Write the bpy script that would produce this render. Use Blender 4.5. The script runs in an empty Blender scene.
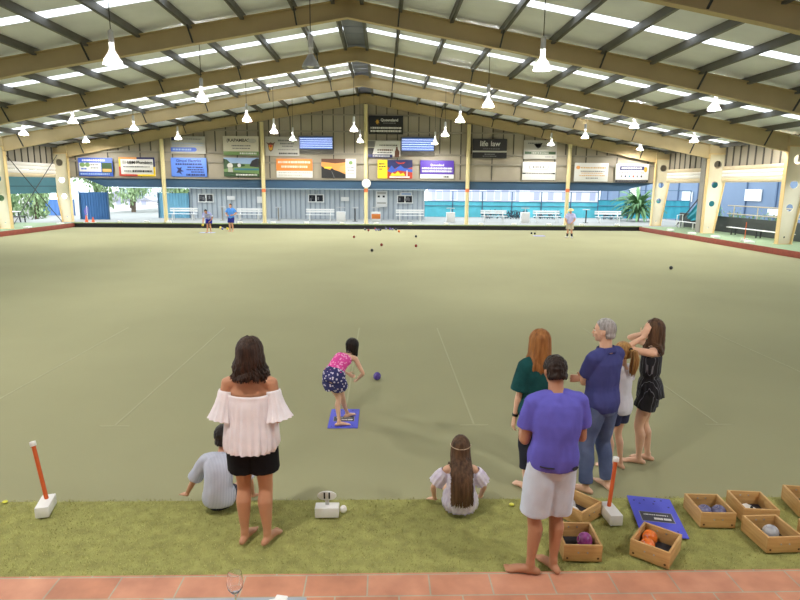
import bpy, bmesh, math, random
from mathutils import Vector, Matrix, Euler, noise
rnd = random.Random(7)
PI = math.pi
sc = bpy.context.scene
LAMP, SKY, EXPO = 1480.0, 3.3, 0.37
COL = sc.collection
V = Vector

# ---------------------------------------------------------------- camera
CAM_H, CAM_F = 2.95, 600.0
_yaw, _pit, _rol = math.radians(1.7), math.radians(10.7), math.radians(0.5)
cf = V((math.sin(_yaw)*math.cos(_pit), math.cos(_yaw)*math.cos(_pit), -math.sin(_pit)))
_r0 = V((math.cos(_yaw), -math.sin(_yaw), 0)); _u0 = _r0.cross(cf)
cr = _r0*math.cos(_rol) + _u0*math.sin(_rol); cu = _u0*math.cos(_rol) - _r0*math.sin(_rol)
cam = bpy.data.cameras.new('camera'); camo = bpy.data.objects.new('camera', cam); COL.objects.link(camo)
cam.sensor_width = 36.0; cam.lens = 36.0*CAM_F/800.0; cam.clip_start = 0.05; cam.clip_end = 400
camo.matrix_world = Matrix(((cr.x, cu.x, -cf.x, 0), (cr.y, cu.y, -cf.y, 0), (cr.z, cu.z, -cf.z, CAM_H), (0, 0, 0, 1)))
sc.camera = camo

def sight(px, py):
    """direction of the line of sight measured in the photograph"""
    return cf + cr*((px-400)/CAM_F) + cu*((300-py)/CAM_F)
def on_y(px, py, y):
    d = sight(px, py); t = y/d.y
    return V((d.x*t, y, CAM_H + d.z*t))
def on_z(px, py, z):
    d = sight(px, py); t = (z-CAM_H)/d.z
    return V((d.x*t, d.y*t, z))
def on_x(px, py, x):
    d = sight(px, py); t = x/d.x
    return V((x, d.y*t, CAM_H + d.z*t))

# ---------------------------------------------------------------- materials
def lin(c):
    return tuple(((v/255.0)/12.92 if v/255.0 <= .04045 else ((v/255.0+.055)/1.055)**2.4) for v in c)
_M = {}
def mat(name, col, rough=.6, var=0.0, vscale=6.0, bump=0.0, bscale=60.0, metal=0.0, stretch=(1, 1, 1), emit=0.0, alpha=None, col2=None, spec=None):
    if name in _M: return _M[name]
    m = bpy.data.materials.new(name); m.use_nodes = True; nt = m.node_tree; b = nt.nodes['Principled BSDF']
    c = lin(col); b.inputs['Base Color'].default_value = (*c, 1); b.inputs['Roughness'].default_value = rough; b.inputs['Metallic'].default_value = metal
    if spec is not None: b.inputs['Specular IOR Level'].default_value = spec
    tc = nt.nodes.new('ShaderNodeTexCoord'); mp = nt.nodes.new('ShaderNodeMapping'); mp.inputs['Scale'].default_value = stretch
    nt.links.new(tc.outputs['Object'], mp.inputs['Vector'])
    if var or col2:
        n = nt.nodes.new('ShaderNodeTexNoise'); n.inputs['Scale'].default_value = vscale; n.inputs['Detail'].default_value = 5
        nt.links.new(mp.outputs[0], n.inputs['Vector'])
        r = nt.nodes.new('ShaderNodeValToRGB'); r.color_ramp.elements[0].position = .3; r.color_ramp.elements[1].position = .7
        if col2:
            r.color_ramp.elements[0].color = (*c, 1); r.color_ramp.elements[1].color = (*lin(col2), 1)
        else:
            r.color_ramp.elements[0].color = (*[x*(1-var) for x in c], 1); r.color_ramp.elements[1].color = (*[min(1, x*(1+var)) for x in c], 1)
        nt.links.new(n.outputs['Fac'], r.inputs[0]); nt.links.new(r.outputs[0], b.inputs['Base Color'])
    if bump:
        n2 = nt.nodes.new('ShaderNodeTexNoise'); n2.inputs['Scale'].default_value = bscale; n2.inputs['Detail'].default_value = 4
        nt.links.new(mp.outputs[0], n2.inputs['Vector'])
        bp = nt.nodes.new('ShaderNodeBump'); bp.inputs['Strength'].default_value = bump; bp.inputs['Distance'].default_value = .02
        nt.links.new(n2.outputs['Fac'], bp.inputs['Height']); nt.links.new(bp.outputs[0], b.inputs['Normal'])
    if emit:
        b.inputs['Emission Color'].default_value = (*c, 1); b.inputs['Emission Strength'].default_value = emit
    _M[name] = m
    return m

def stripes(name, ca, cb, axis, period, duty=.5, rough=.7, rot=None):
    """sharp two-colour bands along one object axis"""
    m = bpy.data.materials.new(name); m.use_nodes = True; nt = m.node_tree; b = nt.nodes['Principled BSDF']; b.inputs['Roughness'].default_value = rough
    tc = nt.nodes.new('ShaderNodeTexCoord'); sp = nt.nodes.new('ShaderNodeSeparateXYZ')
    nt.links.new(tc.outputs['Object'], sp.inputs[0])
    d = nt.nodes.new('ShaderNodeMath'); d.operation = 'DIVIDE'; d.inputs[1].default_value = period
    nt.links.new(sp.outputs[axis], d.inputs[0])
    f = nt.nodes.new('ShaderNodeMath'); f.operation = 'FRACT'; nt.links.new(d.outputs[0], f.inputs[0])
    g = nt.nodes.new('ShaderNodeMath'); g.operation = 'LESS_THAN'; g.inputs[1].default_value = duty; nt.links.new(f.outputs[0], g.inputs[0])
    mx = nt.nodes.new('ShaderNodeMix'); mx.data_type = 'RGBA'
    mx.inputs[6].default_value = (*lin(ca), 1); mx.inputs[7].default_value = (*lin(cb), 1)
    nt.links.new(g.outputs[0], mx.inputs[0]); nt.links.new(mx.outputs[2], b.inputs['Base Color'])
    return m

def glass_mat(name, tint=(255, 255, 255), rough=.02, ior=1.45):
    m = bpy.data.materials.new(name); m.use_nodes = True; b = m.node_tree.nodes['Principled BSDF']
    b.inputs['Base Color'].default_value = (*lin(tint), 1); b.inputs['Transmission Weight'].default_value = 1; b.inputs['Roughness'].default_value = rough; b.inputs['IOR'].default_value = ior
    return m

def translucent_mat(name, col, mixv=.5, transp=0.0):
    m = bpy.data.materials.new(name); m.use_nodes = True; nt = m.node_tree
    b = nt.nodes['Principled BSDF']; out = nt.nodes['Material Output']
    b.inputs['Base Color'].default_value = (*lin(col), 1); b.inputs['Roughness'].default_value = .6
    t = nt.nodes.new('ShaderNodeBsdfTranslucent'); t.inputs['Color'].default_value = (*lin(col), 1)
    mx = nt.nodes.new('ShaderNodeMixShader'); mx.inputs[0].default_value = mixv
    nt.links.new(b.outputs[0], mx.inputs[1]); nt.links.new(t.outputs[0], mx.inputs[2])
    last = mx
    if transp:
        tr = nt.nodes.new('ShaderNodeBsdfTransparent'); m2 = nt.nodes.new('ShaderNodeMixShader'); m2.inputs[0].default_value = transp
        nt.links.new(mx.outputs[0], m2.inputs[1]); nt.links.new(tr.outputs[0], m2.inputs[2]); last = m2
    nt.links.new(last.outputs[0], out.inputs['Surface'])
    return m

# ---------------------------------------------------------------- mesh building
def frame_of(d, side=None):
    d = V(d).normalized()
    s = V(side) if side is not None else (V((0, 0, 1)).cross(d) if abs(d.z) < .95 else V((1, 0, 0)))
    s = s - d*s.dot(d)
    if s.length < 1e-6: s = V((1, 0, 0)) - d*d.x
    if s.length < 1e-6: s = V((0, 1, 0))
    s.normalize()
    return s, d.cross(s)

class MB:
    def __init__(self): self.bm = bmesh.new()
    def box(self, c, s, rot=None, taper=None):
        c = V(c); h = [x/2 for x in s]; vs = []
        for z in (-1, 1):
            for x, y in ((-1, -1), (1, -1), (1, 1), (-1, 1)):
                k = taper if (taper and z > 0) else 1
                p = V((x*h[0]*k, y*h[1]*k, z*h[2]))
                if rot is not None: p = rot @ p
                vs.append(self.bm.verts.new(c+p))
        for f in ((3, 2, 1, 0), (4, 5, 6, 7), (0, 1, 5, 4), (1, 2, 6, 5), (2, 3, 7, 6), (3, 0, 4, 7)):
            self.bm.faces.new([vs[i] for i in f])
        return self
    def bb(self, x0, x1, y0, y1, z0, z1): return self.box(((x0+x1)/2, (y0+y1)/2, (z0+z1)/2), (abs(x1-x0), abs(y1-y0), abs(z1-z0)))
    def bar(self, a, b, w, t, side=None):
        """rectangular bar from a to b, w along side and t across"""
        a, b = V(a), V(b); s, n = frame_of(b-a, side); vs = []
        for p in (a, b):
            for i, j in ((-1, -1), (1, -1), (1, 1), (-1, 1)): vs.append(self.bm.verts.new(p + s*(i*w/2) + n*(j*t/2)))
        for f in ((3, 2, 1, 0), (4, 5, 6, 7), (0, 1, 5, 4), (1, 2, 6, 5), (2, 3, 7, 6), (3, 0, 4, 7)):
            self.bm.faces.new([vs[i] for i in f])
        return self
    def rings(self, rings, caps=True, closed=False):
        R = [[self.bm.verts.new(p) for p in r] for r in rings]; n = len(R[0])
        for a, b in zip(R, R[1:] + ([R[0]] if closed else [])):
            for i in range(n): self.bm.faces.new((a[i], a[(i+1) % n], b[(i+1) % n], b[i]))
        if caps and not closed:
            self.bm.faces.new(R[0][::-1]); self.bm.faces.new(R[-1])
        return self
    def tube(self, pts, rad, n=10, side=None, caps=True, dome=False):
        """tube through pts; rad: one radius, or per point a radius or (rx along side, ry)"""
        pts = [V(p) for p in pts]
        if not isinstance(rad, (list, tuple)): rad = [rad]*len(pts)
        rad = [(r, r) if not isinstance(r, (list, tuple)) else r for r in rad]
        if dome:
            d0 = (pts[0]-pts[1]).normalized(); d1 = (pts[-1]-pts[-2]).normalized()
            r0, r1 = rad[0], rad[-1]; m0, m1 = min(r0), min(r1)
            pts = [pts[0]+d0*m0*.95, pts[0]+d0*m0*.7] + pts + [pts[-1]+d1*m1*.7, pts[-1]+d1*m1*.95]
            rad = [(r0[0]*.3, r0[1]*.3), (r0[0]*.72, r0[1]*.72)] + list(rad) + [(r1[0]*.72, r1[1]*.72), (r1[0]*.3, r1[1]*.3)]
        rg = []; s = V(side) if side is not None else None
        for i, p in enumerate(pts):
            d = (pts[min(i+1, len(pts)-1)] - pts[max(i-1, 0)])
            if d.length < 1e-9: d = V((0, 0, 1))
            a, b = frame_of(d, s)
            s = a
            rg.append([p + a*(math.cos(2*PI*k/n)*rad[i][0]) + b*(math.sin(2*PI*k/n)*rad[i][1]) for k in range(n)])
        return self.rings(rg, caps)
    def cyl(self, a, b, r, r2=None, n=12): return self.tube([a, b], [r, r if r2 is None else r2], n)
    def lathe(self, prof, o=(0, 0, 0), n=24, caps=True):
        o = V(o)
        return self.rings([[o+V((r*math.cos(2*PI*k/n), r*math.sin(2*PI*k/n), z)) for k in range(n)] for r, z in prof], caps)
    def ell(self, c, r, rot=None, n=14, m=9):
        c = V(c); rg = []
        for i in range(m+1):
            t = PI*(i+.0)/m; t = min(max(t, .06), PI-.06)
            ring = []
            for k in range(n):
                p = V((r[0]*math.sin(t)*math.cos(2*PI*k/n), r[1]*math.sin(t)*math.sin(2*PI*k/n), -r[2]*math.cos(t)))
                if rot is not None: p = rot @ p
                ring.append(c+p)
            rg.append(ring)
        return self.rings(rg)
    def prism(self, poly, fn, t):
        """poly: 2D outline; fn(u,v,w) -> point; w runs 0..t"""
        a = [self.bm.verts.new(fn(u, v, 0)) for u, v in poly]; b = [self.bm.verts.new(fn(u, v, t)) for u, v in poly]; n = len(poly)
        self.bm.faces.new(a[::-1]); self.bm.faces.new(b)
        for i in range(n): self.bm.faces.new((a[i], a[(i+1) % n], b[(i+1) % n], b[i]))
        return self
    def face(self, pts): self.bm.faces.new([self.bm.verts.new(p) for p in pts]); return self
    def mesh(self, name='m', bevel=0, seg=2):
        bm = self.bm
        bmesh.ops.recalc_face_normals(bm, faces=bm.faces)
        if bevel:
            es = [e for e in bm.edges if len(e.link_faces) == 2 and e.calc_face_angle(0) > .7]
            bmesh.ops.bevel(bm, geom=es, offset=bevel, segments=seg, affect='EDGES', profile=.5, clamp_overlap=True)
        me = bpy.data.meshes.new(name); bm.to_mesh(me); bm.free()
        return me
    def build(self, name, m, parent=None, bevel=0, smooth=True, seg=2):
        return link(name, self.mesh(name, bevel, seg), m, parent, smooth)

def link(name, me, m=None, parent=None, smooth=True, ang=40):
    if m is not None:
        me.materials.clear(); me.materials.append(m)
    if smooth:
        me.shade_smooth(); me.set_sharp_from_angle(angle=math.radians(ang))
    o = bpy.data.objects.new(name, me); COL.objects.link(o)
    if parent is not None: o.parent = parent
    return o

def tag(o, label=None, cat=None, group=None, kind=None):
    if label: o['label'] = label
    if cat: o['category'] = cat
    if group: o['group'] = group
    if kind: o['kind'] = kind
    return o
def thing(name, label, cat, loc=(0, 0, 0), rz=0, group=None):
    o = bpy.data.objects.new(name, None); COL.objects.link(o); o.empty_display_size = .1
    o.location = loc; o.rotation_euler = (0, 0, rz)
    return tag(o, label, cat, group)
def struct(name, mb, m, label=None, cat=None, **k):
    o = mb.build(name, m, None, **k); return tag(o, label, cat, None, 'structure')
def dup(o, parent=None):
    c = o.copy(); COL.objects.link(c)
    if parent is not None: c.parent = parent
    for ch in list(o.children): dup(ch, c)
    return c

def remeshed(mb, voxel, smooth=4, factor=.5):
    """one continuous skin over overlapping volumes"""
    me = mb.mesh('t'); o = bpy.data.objects.new('t', me); COL.objects.link(o)
    md = o.modifiers.new('r', 'REMESH'); md.mode = 'VOXEL'; md.voxel_size = voxel
    if smooth:
        ms = o.modifiers.new('s', 'SMOOTH'); ms.iterations = smooth; ms.factor = factor
    dg = bpy.context.evaluated_depsgraph_get(); dg.update()
    out = bpy.data.meshes.new_from_object(o.evaluated_get(dg), depsgraph=dg)
    bpy.data.objects.remove(o); bpy.data.meshes.remove(me)
    return out

def text_mesh(s, size, align='CENTER', bold=0.0, shear=0, spacing=1.0):
    c = bpy.data.curves.new('t', 'FONT'); c.body = s; c.size = size; c.align_x = align; c.align_y = 'CENTER'; c.extrude = .002; c.offset = bold; c.shear = shear; c.space_character = spacing; c.resolution_u = 3
    o = bpy.data.objects.new('t', c); COL.objects.link(o)
    dg = bpy.context.evaluated_depsgraph_get(); dg.update()
    me = bpy.data.meshes.new_from_object(o.evaluated_get(dg), depsgraph=dg)
    bpy.data.objects.remove(o); bpy.data.curves.remove(c)
    return me

def holed_plate(outline, holes, thick, seg=20, extra=()):
    """flat plate in XZ with round holes, centred on y=0; returns a mesh"""
    c = bpy.data.curves.new('t', 'CURVE'); c.dimensions = '2D'; c.fill_mode = 'BOTH'; c.extrude = thick/2
    def spl(pts):
        s = c.splines.new('POLY'); s.points.add(len(pts)-1); s.use_cyclic_u = True
        for q, (x, y) in zip(s.points, pts): q.co = (x, y, 0, 1)
    spl(outline)
    for e in extra: spl(e)
    for hx, hz, r in holes: spl([(hx+r*math.cos(2*PI*k/seg), hz+r*math.sin(2*PI*k/seg)) for k in range(seg)])
    o = bpy.data.objects.new('t', c); COL.objects.link(o)
    dg = bpy.context.evaluated_depsgraph_get(); dg.update()
    me = bpy.data.meshes.new_from_object(o.evaluated_get(dg), depsgraph=dg)
    bpy.data.objects.remove(o); bpy.data.curves.remove(c)
    me.transform(Matrix.Rotation(PI/2, 4, 'X'))
    return me
# ================================================================ the hall
XC = -1.25                      # ridge line
FR = [44.0, 36.8, 29.6, 22.4, 15.2, 8.0, 0.8]     # portal frames
SL = .176
ZT = 9.47
XL, XR = -22.2, 19.75           # inner faces of the columns
GL, GR, GY0, GY1 = -21.4, 18.3, 5.2, 42.25        # the green
BZ = .28                        # side and end banks
NZ = .12                        # near bank
def roof_z(x): return ZT - SL*abs(x-XC)

M_green = mat('green_carpet', (156, 155, 121), .95, var=.04, vscale=.35, bump=.25, bscale=180, spec=.15)
M_line = mat('chalk_line', (170, 168, 136), .9, spec=.1)
M_tan = mat('rafter_paint', (184, 164, 122), .6, var=.05, vscale=1.5)
M_tan2 = mat('rafter_flange_paint', (194, 176, 134), .6)
M_cream = mat('column_paint', (226, 216, 188), .55, var=.03, vscale=2)
M_cream2 = mat('column_flange_paint', (224, 196, 138), .55)
M_purlin = mat('purlin_steel', (98, 97, 94), .55, var=.08, vscale=3)
M_ceil = mat('roof_lining', (232, 236, 250), .8, var=.07, vscale=.8)
M_clad = mat('wall_cladding', (158, 150, 134), .7, var=.05, vscale=1.2)
M_rib = mat('cladding_rib', (84, 80, 74), .7)
M_girt = mat('girt_steel', (142, 136, 124), .6)
M_post = mat('post_paint', (216, 202, 152), .5)
M_fascia = mat('blue_fascia', (46, 78, 108), .6, var=.06, vscale=1)
M_red = mat('red_kerb', (138, 62, 44), .7, var=.15, vscale=4)
M_banktop = mat('bank_carpet', (132, 152, 118), .95, var=.06, vscale=2, bump=.2, bscale=150)
M_black = mat('black_rubber', (30, 30, 30), .8)
M_dark = mat('dark_steel', (52, 52, 52), .6)
M_white = mat('white_paint', (232, 232, 230), .5)
M_turf = mat('turf_base', (160, 160, 98), .95, var=.22, vscale=9, bump=.5, bscale=250, spec=.1)
M_conc = mat('concrete', (150, 148, 142), .85, var=.08, vscale=1.5)

# ---- ground and green
mb = MB(); mb.bb(GL, GR, GY0, GY1, -.06, 0)
green = struct('floor', mb, M_green, 'olive green synthetic carpet of the bowling green', 'floor')
mb = MB(); mb.bb(-80, 90, -12, 130, -.45, -.3); struct('ground', mb, M_conc, 'pale concrete ground under and around the hall', 'ground')
# far bank with ditch
mb = MB(); mb.bb(GL-4.8, GR+5.5, GY1+.35, 90, -.3, BZ)
struct('floor_far_bank', mb, mat('far_paving', (136, 138, 134), .9, var=.06, vscale=1), 'pale paving behind the far ditch', 'floor')
mb = MB(); mb.bb(GL-.2, GR+.2, GY1+.28, GY1+.37, -.3, BZ-.02); mb.bb(GL, GR, GY1, GY1+.03, -.3, .05)
struct('trim_1', mb, M_black, 'black rubber lining of the far ditch', 'kerb')
mb = MB(); mb.bb(GL-.2, GR+.2, GY1+.25, GY1+.75, BZ-.02, BZ+.03)
struct('trim_2', mb, mat('bank_edge', (120, 134, 84), .9), 'narrow green strip along the top of the far bank', 'kerb')
# side banks
mb = MB(); mb.bb(GR, GR+5.5, -2, GY1+.35, -.3, BZ); struct('floor_right_bank', mb, M_banktop, 'grey green carpeted bank beside the right hand columns', 'bank')
mb = MB(); mb.bb(GL-4.8, GL, -2, GY1+.35, -.3, BZ); struct('floor_left_bank', mb, M_banktop, 'grey green carpeted bank beside the left hand columns', 'bank')
mb = MB(); mb.bb(GR-.05, GR, 5.2, GY1+.2, -.05, BZ-.04); mb.bb(GR-.04, GR+.02, 5.2, GY1+.2, BZ-.04, BZ+.005); struct('trim_3', mb, M_red, 'red brown board edging the right bank', 'kerb', bevel=.004)
mb = MB(); mb.bb(GL, GL+.05, 5.2, GY1+.2, -.05, BZ-.04); mb.bb(GL-.02, GL+.04, 5.2, GY1+.2, BZ-.04, BZ+.005); struct('trim_4', mb, M_red, 'red brown board edging the left bank', 'kerb', bevel=.004)
# rink lines on the carpet: part of the floor
ln = MB()
for x in (-5.32, -3.32, -.49, 1.16, 4.3, 6.9): ln.bb(x-.012, x+.012, 7.15, 12.4, 0, .004)
for x in (-3.32, 1.16, 4.3, -5.32): ln.bb(x-.18, x+.18, 7.1, 7.13, 0, .004)
lo = ln.build('line_marking', M_line, green)
# near bank: turf over a solid base, bricks behind it
TB0 = 4.0
mb = MB(); mb.bb(-9, 10, TB0, 5.09, -.3, NZ-.005); mb.bb(-9, 10, 5.09, 5.12, -.3, NZ-.02)
struct('floor_near_bank', mb, M_turf, 'strip of bright green artificial turf at the near end', 'bank')
def brick_mat():
    m = bpy.data.materials.new('terracotta_paving'); m.use_nodes = True; nt = m.node_tree; b = nt.nodes['Principled BSDF']; b.inputs['Roughness'].default_value = .62
    tc = nt.nodes.new('ShaderNodeTexCoord'); mp = nt.nodes.new('ShaderNodeMapping'); mp.inputs['Location'].default_value = (.325, .015, 0)
    br = nt.nodes.new('ShaderNodeTexBrick'); br.offset = .5; br.inputs['Scale'].default_value = 1; br.inputs['Brick Width'].default_value = .447; br.inputs['Row Height'].default_value = .235
    br.inputs['Mortar Size'].default_value = .007; br.inputs['Mortar Smooth'].default_value = .3
    br.inputs['Color1'].default_value = (*lin((190, 128, 98)), 1); br.inputs['Color2'].default_value = (*lin((202, 142, 114)), 1); br.inputs['Mortar'].default_value = (*lin((176, 164, 142)), 1)
    nt.links.new(tc.outputs['Object'], mp.inputs[0]); nt.links.new(mp.outputs[0], br.inputs[0])
    n = nt.nodes.new('ShaderNodeTexNoise'); n.inputs['Scale'].default_value = 5; n.inputs['Detail'].default_value = 6; nt.links.new(tc.outputs['Object'], n.inputs[0])
    mx = nt.nodes.new('ShaderNodeMix'); mx.data_type = 'RGBA'; mx.blend_type = 'OVERLAY'; mx.inputs[0].default_value = .45
    nt.links.new(br.outputs[0], mx.inputs[6]); nt.links.new(n.outputs[0], mx.inputs[7]); nt.links.new(mx.outputs[2], b.inputs['Base Color'])
    bp = nt.nodes.new('ShaderNodeBump'); bp.inputs['Strength'].default_value = .4; bp.inputs['Distance'].default_value = .01; bp.invert = True
    nt.links.new(br.outputs['Fac'], bp.inputs['Height']); nt.links.new(bp.outputs[0], b.inputs['Normal'])
    return m
mb = MB(); mb.bb(-9, 10, -6, TB0, -.3, NZ+.012)
struct('floor_paving', mb, brick_mat(), 'terracotta paving with pale joints behind the turf', 'paving')
# short synthetic blades over the near strip
bm = bmesh.new(); rg = random.Random(3)
for i in range(30000):
    y = 4.01 + rg.random()*1.10; x = rg.uniform(-4.4, 4.9)
    h = rg.uniform(.010, .022); a = rg.random()*2*PI; w = .0028
    lx, ly = rg.gauss(0, .008), rg.gauss(0, .008); z0 = NZ-.006
    c, s = math.cos(a)*w, math.sin(a)*w
    bm.faces.new((bm.verts.new((x-c, y-s, z0)), bm.verts.new((x+c, y+s, z0)), bm.verts.new((x+lx, y+ly, z0+h))))
me = bpy.data.meshes.new('grass'); bm.to_mesh(me); bm.free()
tag(link('grass', me, mat('turf_blade', (186, 184, 118), .9, var=.3, vscale=14, spec=.1), None, False), 'short bright green synthetic blades covering the near bank', 'grass', None, 'stuff')

# ---- roof
sky_y = [5.0, 12.2, 19.5, 26.7, 33.8, 36.1]
SKW = .6
edges = [-7.0]
for y in sky_y: edges += [y-SKW/2, y+SKW/2]
edges += [44.6]
XO = 23.6
ceil = MB(); skys = MB()
for i in range(len(edges)-1):
    for s in (-1, 1):
        xa, xb = XC + s*.42, XC + s*XO
        sheet = (i % 2 == 1)
        tgt = skys if sheet else ceil
        q = [V((xa, edges[i], roof_z(xa))), V((xb, edges[i], roof_z(xb))), V((xb, edges[i+1], roof_z(xb))), V((xa, edges[i+1], roof_z(xa)))]
        if sheet: tgt.face(q)
        else:
            tgt.face(q); tgt.face([p+V((0, 0, .05)) for p in q])
struct('ceiling', ceil, M_ceil, 'pale sloping underside of the hall roof', 'ceiling', smooth=False)
o = skys.build('window_1', translucent_mat('fibreglass_skylight', (250, 250, 250), .93), None, 0, False)
tag(o, 'milky roof light strips running up both roof slopes', 'skylight', None, 'structure')
mb = MB(); mb.box((XC, 18.8, ZT-.06), (.84, 51.6, .03))
for k in range(48): mb.bb(XC-.4, XC+.4, -6.5+k*1.06, -6.46+k*1.06, ZT-.085, ZT-.06)
struct('ceiling_ridge', mb, mat('ridge_vent', (112, 118, 140), .6), 'blue grey ridge capping along the roof peak', 'roof ridge')
# purlins (each a beam along the hall) with fly braces at the frames
PX = [.46] + [1.8*k for k in range(1, 13)]
def rafter_depth(x): 
    t = abs(x-XC)/21.0
    return .62 + (.84-.62)*max(0, (t-.5)/.5)
for s in (-1, 1):
    for k, dx in enumerate(PX):
        x = XC + s*dx; z = roof_z(x)
        mb = MB()
        mb.bar((x, -6.5, z-.13), (x, 44.3, z-.13), .05, .24, side=(1, 0, 0))
        mb.bar((x+s*.05, -6.5, z-.24), (x+s*.05, 44.3, z-.24), .11, .02, side=(1, 0, 0))
        mb.bar((x+s*.05, -6.5, z-.025), (x+s*.05, 44.3, z-.025), .11, .02, side=(1, 0, 0))
        o = struct('beam_purlin', mb, M_purlin, 'dark steel roof purlin running the length of the hall', 'beam', smooth=False); o['group'] = 'roof purlins'
        if k in (1, 3, 5, 7, 9, 11):
            fb = MB()
            for fy in FR[:6]:
                zb = z - .12 - rafter_depth(x)
                fb.bar((x, fy-.55, z-.22), (x-s*.04, fy-.06, zb), .05, .05, side=(1, 0, 0))
            fb.build('fly_brace', M_dark, o, 0, False)
# portal frames
for fi, fy in enumerate(FR):
    for s in (-1, 1):
        xk = XR+.62 if s > 0 else XL-.62
        xe = XR if s > 0 else XL
        top, bot = [], []
        for i in range(13):
            x = XC + (xe-XC)*i/12
            top.append((x, roof_z(x)-.17)); bot.append((x, roof_z(x)-.17-rafter_depth(x)+.03))
        mb = MB()
        mb.prism(top + bot[::-1], lambda u, v, w: V((u, fy-.015+w, v)), .03)
        for a, b in zip(bot, bot[1:]): mb.bar((a[0], fy, a[1]), (b[0], fy, b[1]), .26, .03, side=(0, 1, 0))
        for a, b in zip(top, top[1:]): mb.bar((a[0], fy, a[1]), (b[0], fy, b[1]), .26, .03, side=(0, 1, 0))
        mb.bar((XC+s*.02, fy-.02, top[0][1]), (XC+s*.02, fy-.02, bot[0][1]), .03, .05, side=(0, 1, 0))
        o = struct('beam_rafter', mb, M_tan, 'tan painted steel roof rafter of a portal frame', 'beam', smooth=False); o['group'] = 'roof rafters'
        # column
        xi = XR if s > 0 else XL
        kz = 5.05; zt = roof_z(xk)-.25
        out = lambda z: xi + s*(.70 + .58*(z-BZ)/(kz-BZ))
        col = holed_plate([(xi, BZ), (out(BZ), BZ), (out(kz), kz), (xi+s*.02, kz)], [((xi+out(4.42))/2, 4.42, .24), ((xi+out(3.22))/2, 3.22, .205), ((xi+out(2.08))/2, 2.08, .18), ((xi+out(.62))/2, .62, .05)], .03)
        col.transform(Matrix.Translation((0, fy, 0)))
        c = tag(link('column', col, M_cream, None, False), 'cream tapered steel column with round holes', 'column', 'hall columns', 'structure')
        f = MB(); f.bar((xi, fy, BZ), (xi, fy, kz), .28, .035, side=(0, 1, 0)); f.bar((out(BZ), fy, BZ), (out(kz), fy, kz), .28, .035, side=(0, 1, 0)); f.bb(xi, out(kz), fy-.14, fy+.14, kz-.02, kz+.02)
        f.bb(min(xi, out(BZ))-.05, max(xi, out(BZ))+.05, fy-.18, fy+.18, BZ, BZ+.02)
        f.build('column_flange', M_cream2, c, 0, False)
        kn = MB(); kn.prism([(xi, kz), (out(kz), kz), (out(kz)+s*.05, roof_z(out(kz))-.15), (xi, roof_z(xi)-.17)], lambda u, v, w: V((u, fy-.02+w, v)), .04)
        kn.bar((xi, fy, kz), (xi, fy, roof_z(xi)-.2), .26, .03, side=(0, 1, 0)); kn.build('knee_panel', mat('knee_paint', (200, 180, 138), .6), c, 0, False)

# ---- end wall
EY = 44.18
WZ = 3.36
mb = MB()
xs = [XC-23.3, XC, XC+22.9]
poly = [(xs[0], WZ), (xs[2], WZ), (xs[2], roof_z(xs[2])+.0), (XC, ZT), (xs[0], roof_z(xs[0]))]
LV = []
for a_, b_, c_, d_ in ((299.5, 137, 332.5, 149), (401.5, 138, 434, 151)):
    p0, p1 = on_y(a_, (b_+d_)/2, 44.2), on_y(c_, (b_+d_)/2, 44.2); hz = (d_-b_)/CAM_F*44.1/2; zz = (p0.z+p1.z)/2; LV.append((p0.x+.02, p1.x-.02, zz-hz, zz+hz))
me_ = holed_plate(poly, [], .05, extra=[[(a_, c_), (b_, c_), (b_, d_), (a_, d_)] for a_, b_, c_, d_ in LV]); me_.transform(Matrix.Translation((0, EY+.085, 0)))
wall = tag(link('wall_far', me_, M_clad, None, False), 'grey tan sheeted gable wall at the far end', 'wall', None, 'structure'); mb.bm.free()
mb = MB(); x = XC-22.8; i = 0
while x < XC+22.6:
    zt = roof_z(x)-.05
    zlo = 5.3 if i % 3 else WZ
    for a_, b_, c_, d_ in LV:
        if a_-.05 < x < b_+.05: zlo = d_+.1
    mb.bb(x-.035, x+.035, EY+.015, EY+.06, zlo, zt)
    x += .76; i += 1
mb.build('wall_rib', M_rib, wall, 0, False)
mb = MB()
for z in (3.42, 4.55, 5.2, 6.75, 7.9):
    hw = min(22.3, (ZT-.4-z)/SL)
    mb.bb(XC-hw, XC+hw, EY-.07, EY+.03, z-.05, z+.05)
mb.build('wall_girt', M_girt, wall, 0, False)
mb = MB()
pxs = [165, 264, 366, 467, 567]
for p in pxs:
    X = on_y(p, 200, 44.0).x
    z1 = roof_z(X)-.85
    q = MB(); q.cyl((X, 44.0, BZ), (X, 44.0, z1), .14, n=16); q.cyl((X, 44.0, BZ), (X, 44.0, BZ+.03), .22, n=16)
    o = struct('column_post', q, M_post, 'round yellow cream post holding up the far gable', 'post'); o['group'] = 'gable posts'
    if p != 165:
        b = MB(); zb = on_y(p, 190.5, 43.85).z; b.cyl((X, 44.0, zb-.12), (X, 44.0, zb+.12), .148, n=16); b.build('orange_band', mat('orange_band', (222, 120, 70), .6), o)
# blue fascia below the gable wall, trapezoid ended
f0 = on_y(84, 179, 44.3); f1 = on_y(92, 189, 44.3); f2 = on_y(636, 192.5, 44.3); f3 = on_y(652, 183, 44.3)
zt, zb = 3.36, 2.76
mb = MB(); mb.prism([(f0.x, zt), (f1.x+1.0, zb), (f2.x-1.2, zb), (f3.x+.2, zt)], lambda u, v, w: V((u, 44.22+w, v)), .4)
struct('trim_5', mb, M_fascia, 'dark blue fascia under the far gable wall', 'fascia', smooth=False)

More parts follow.
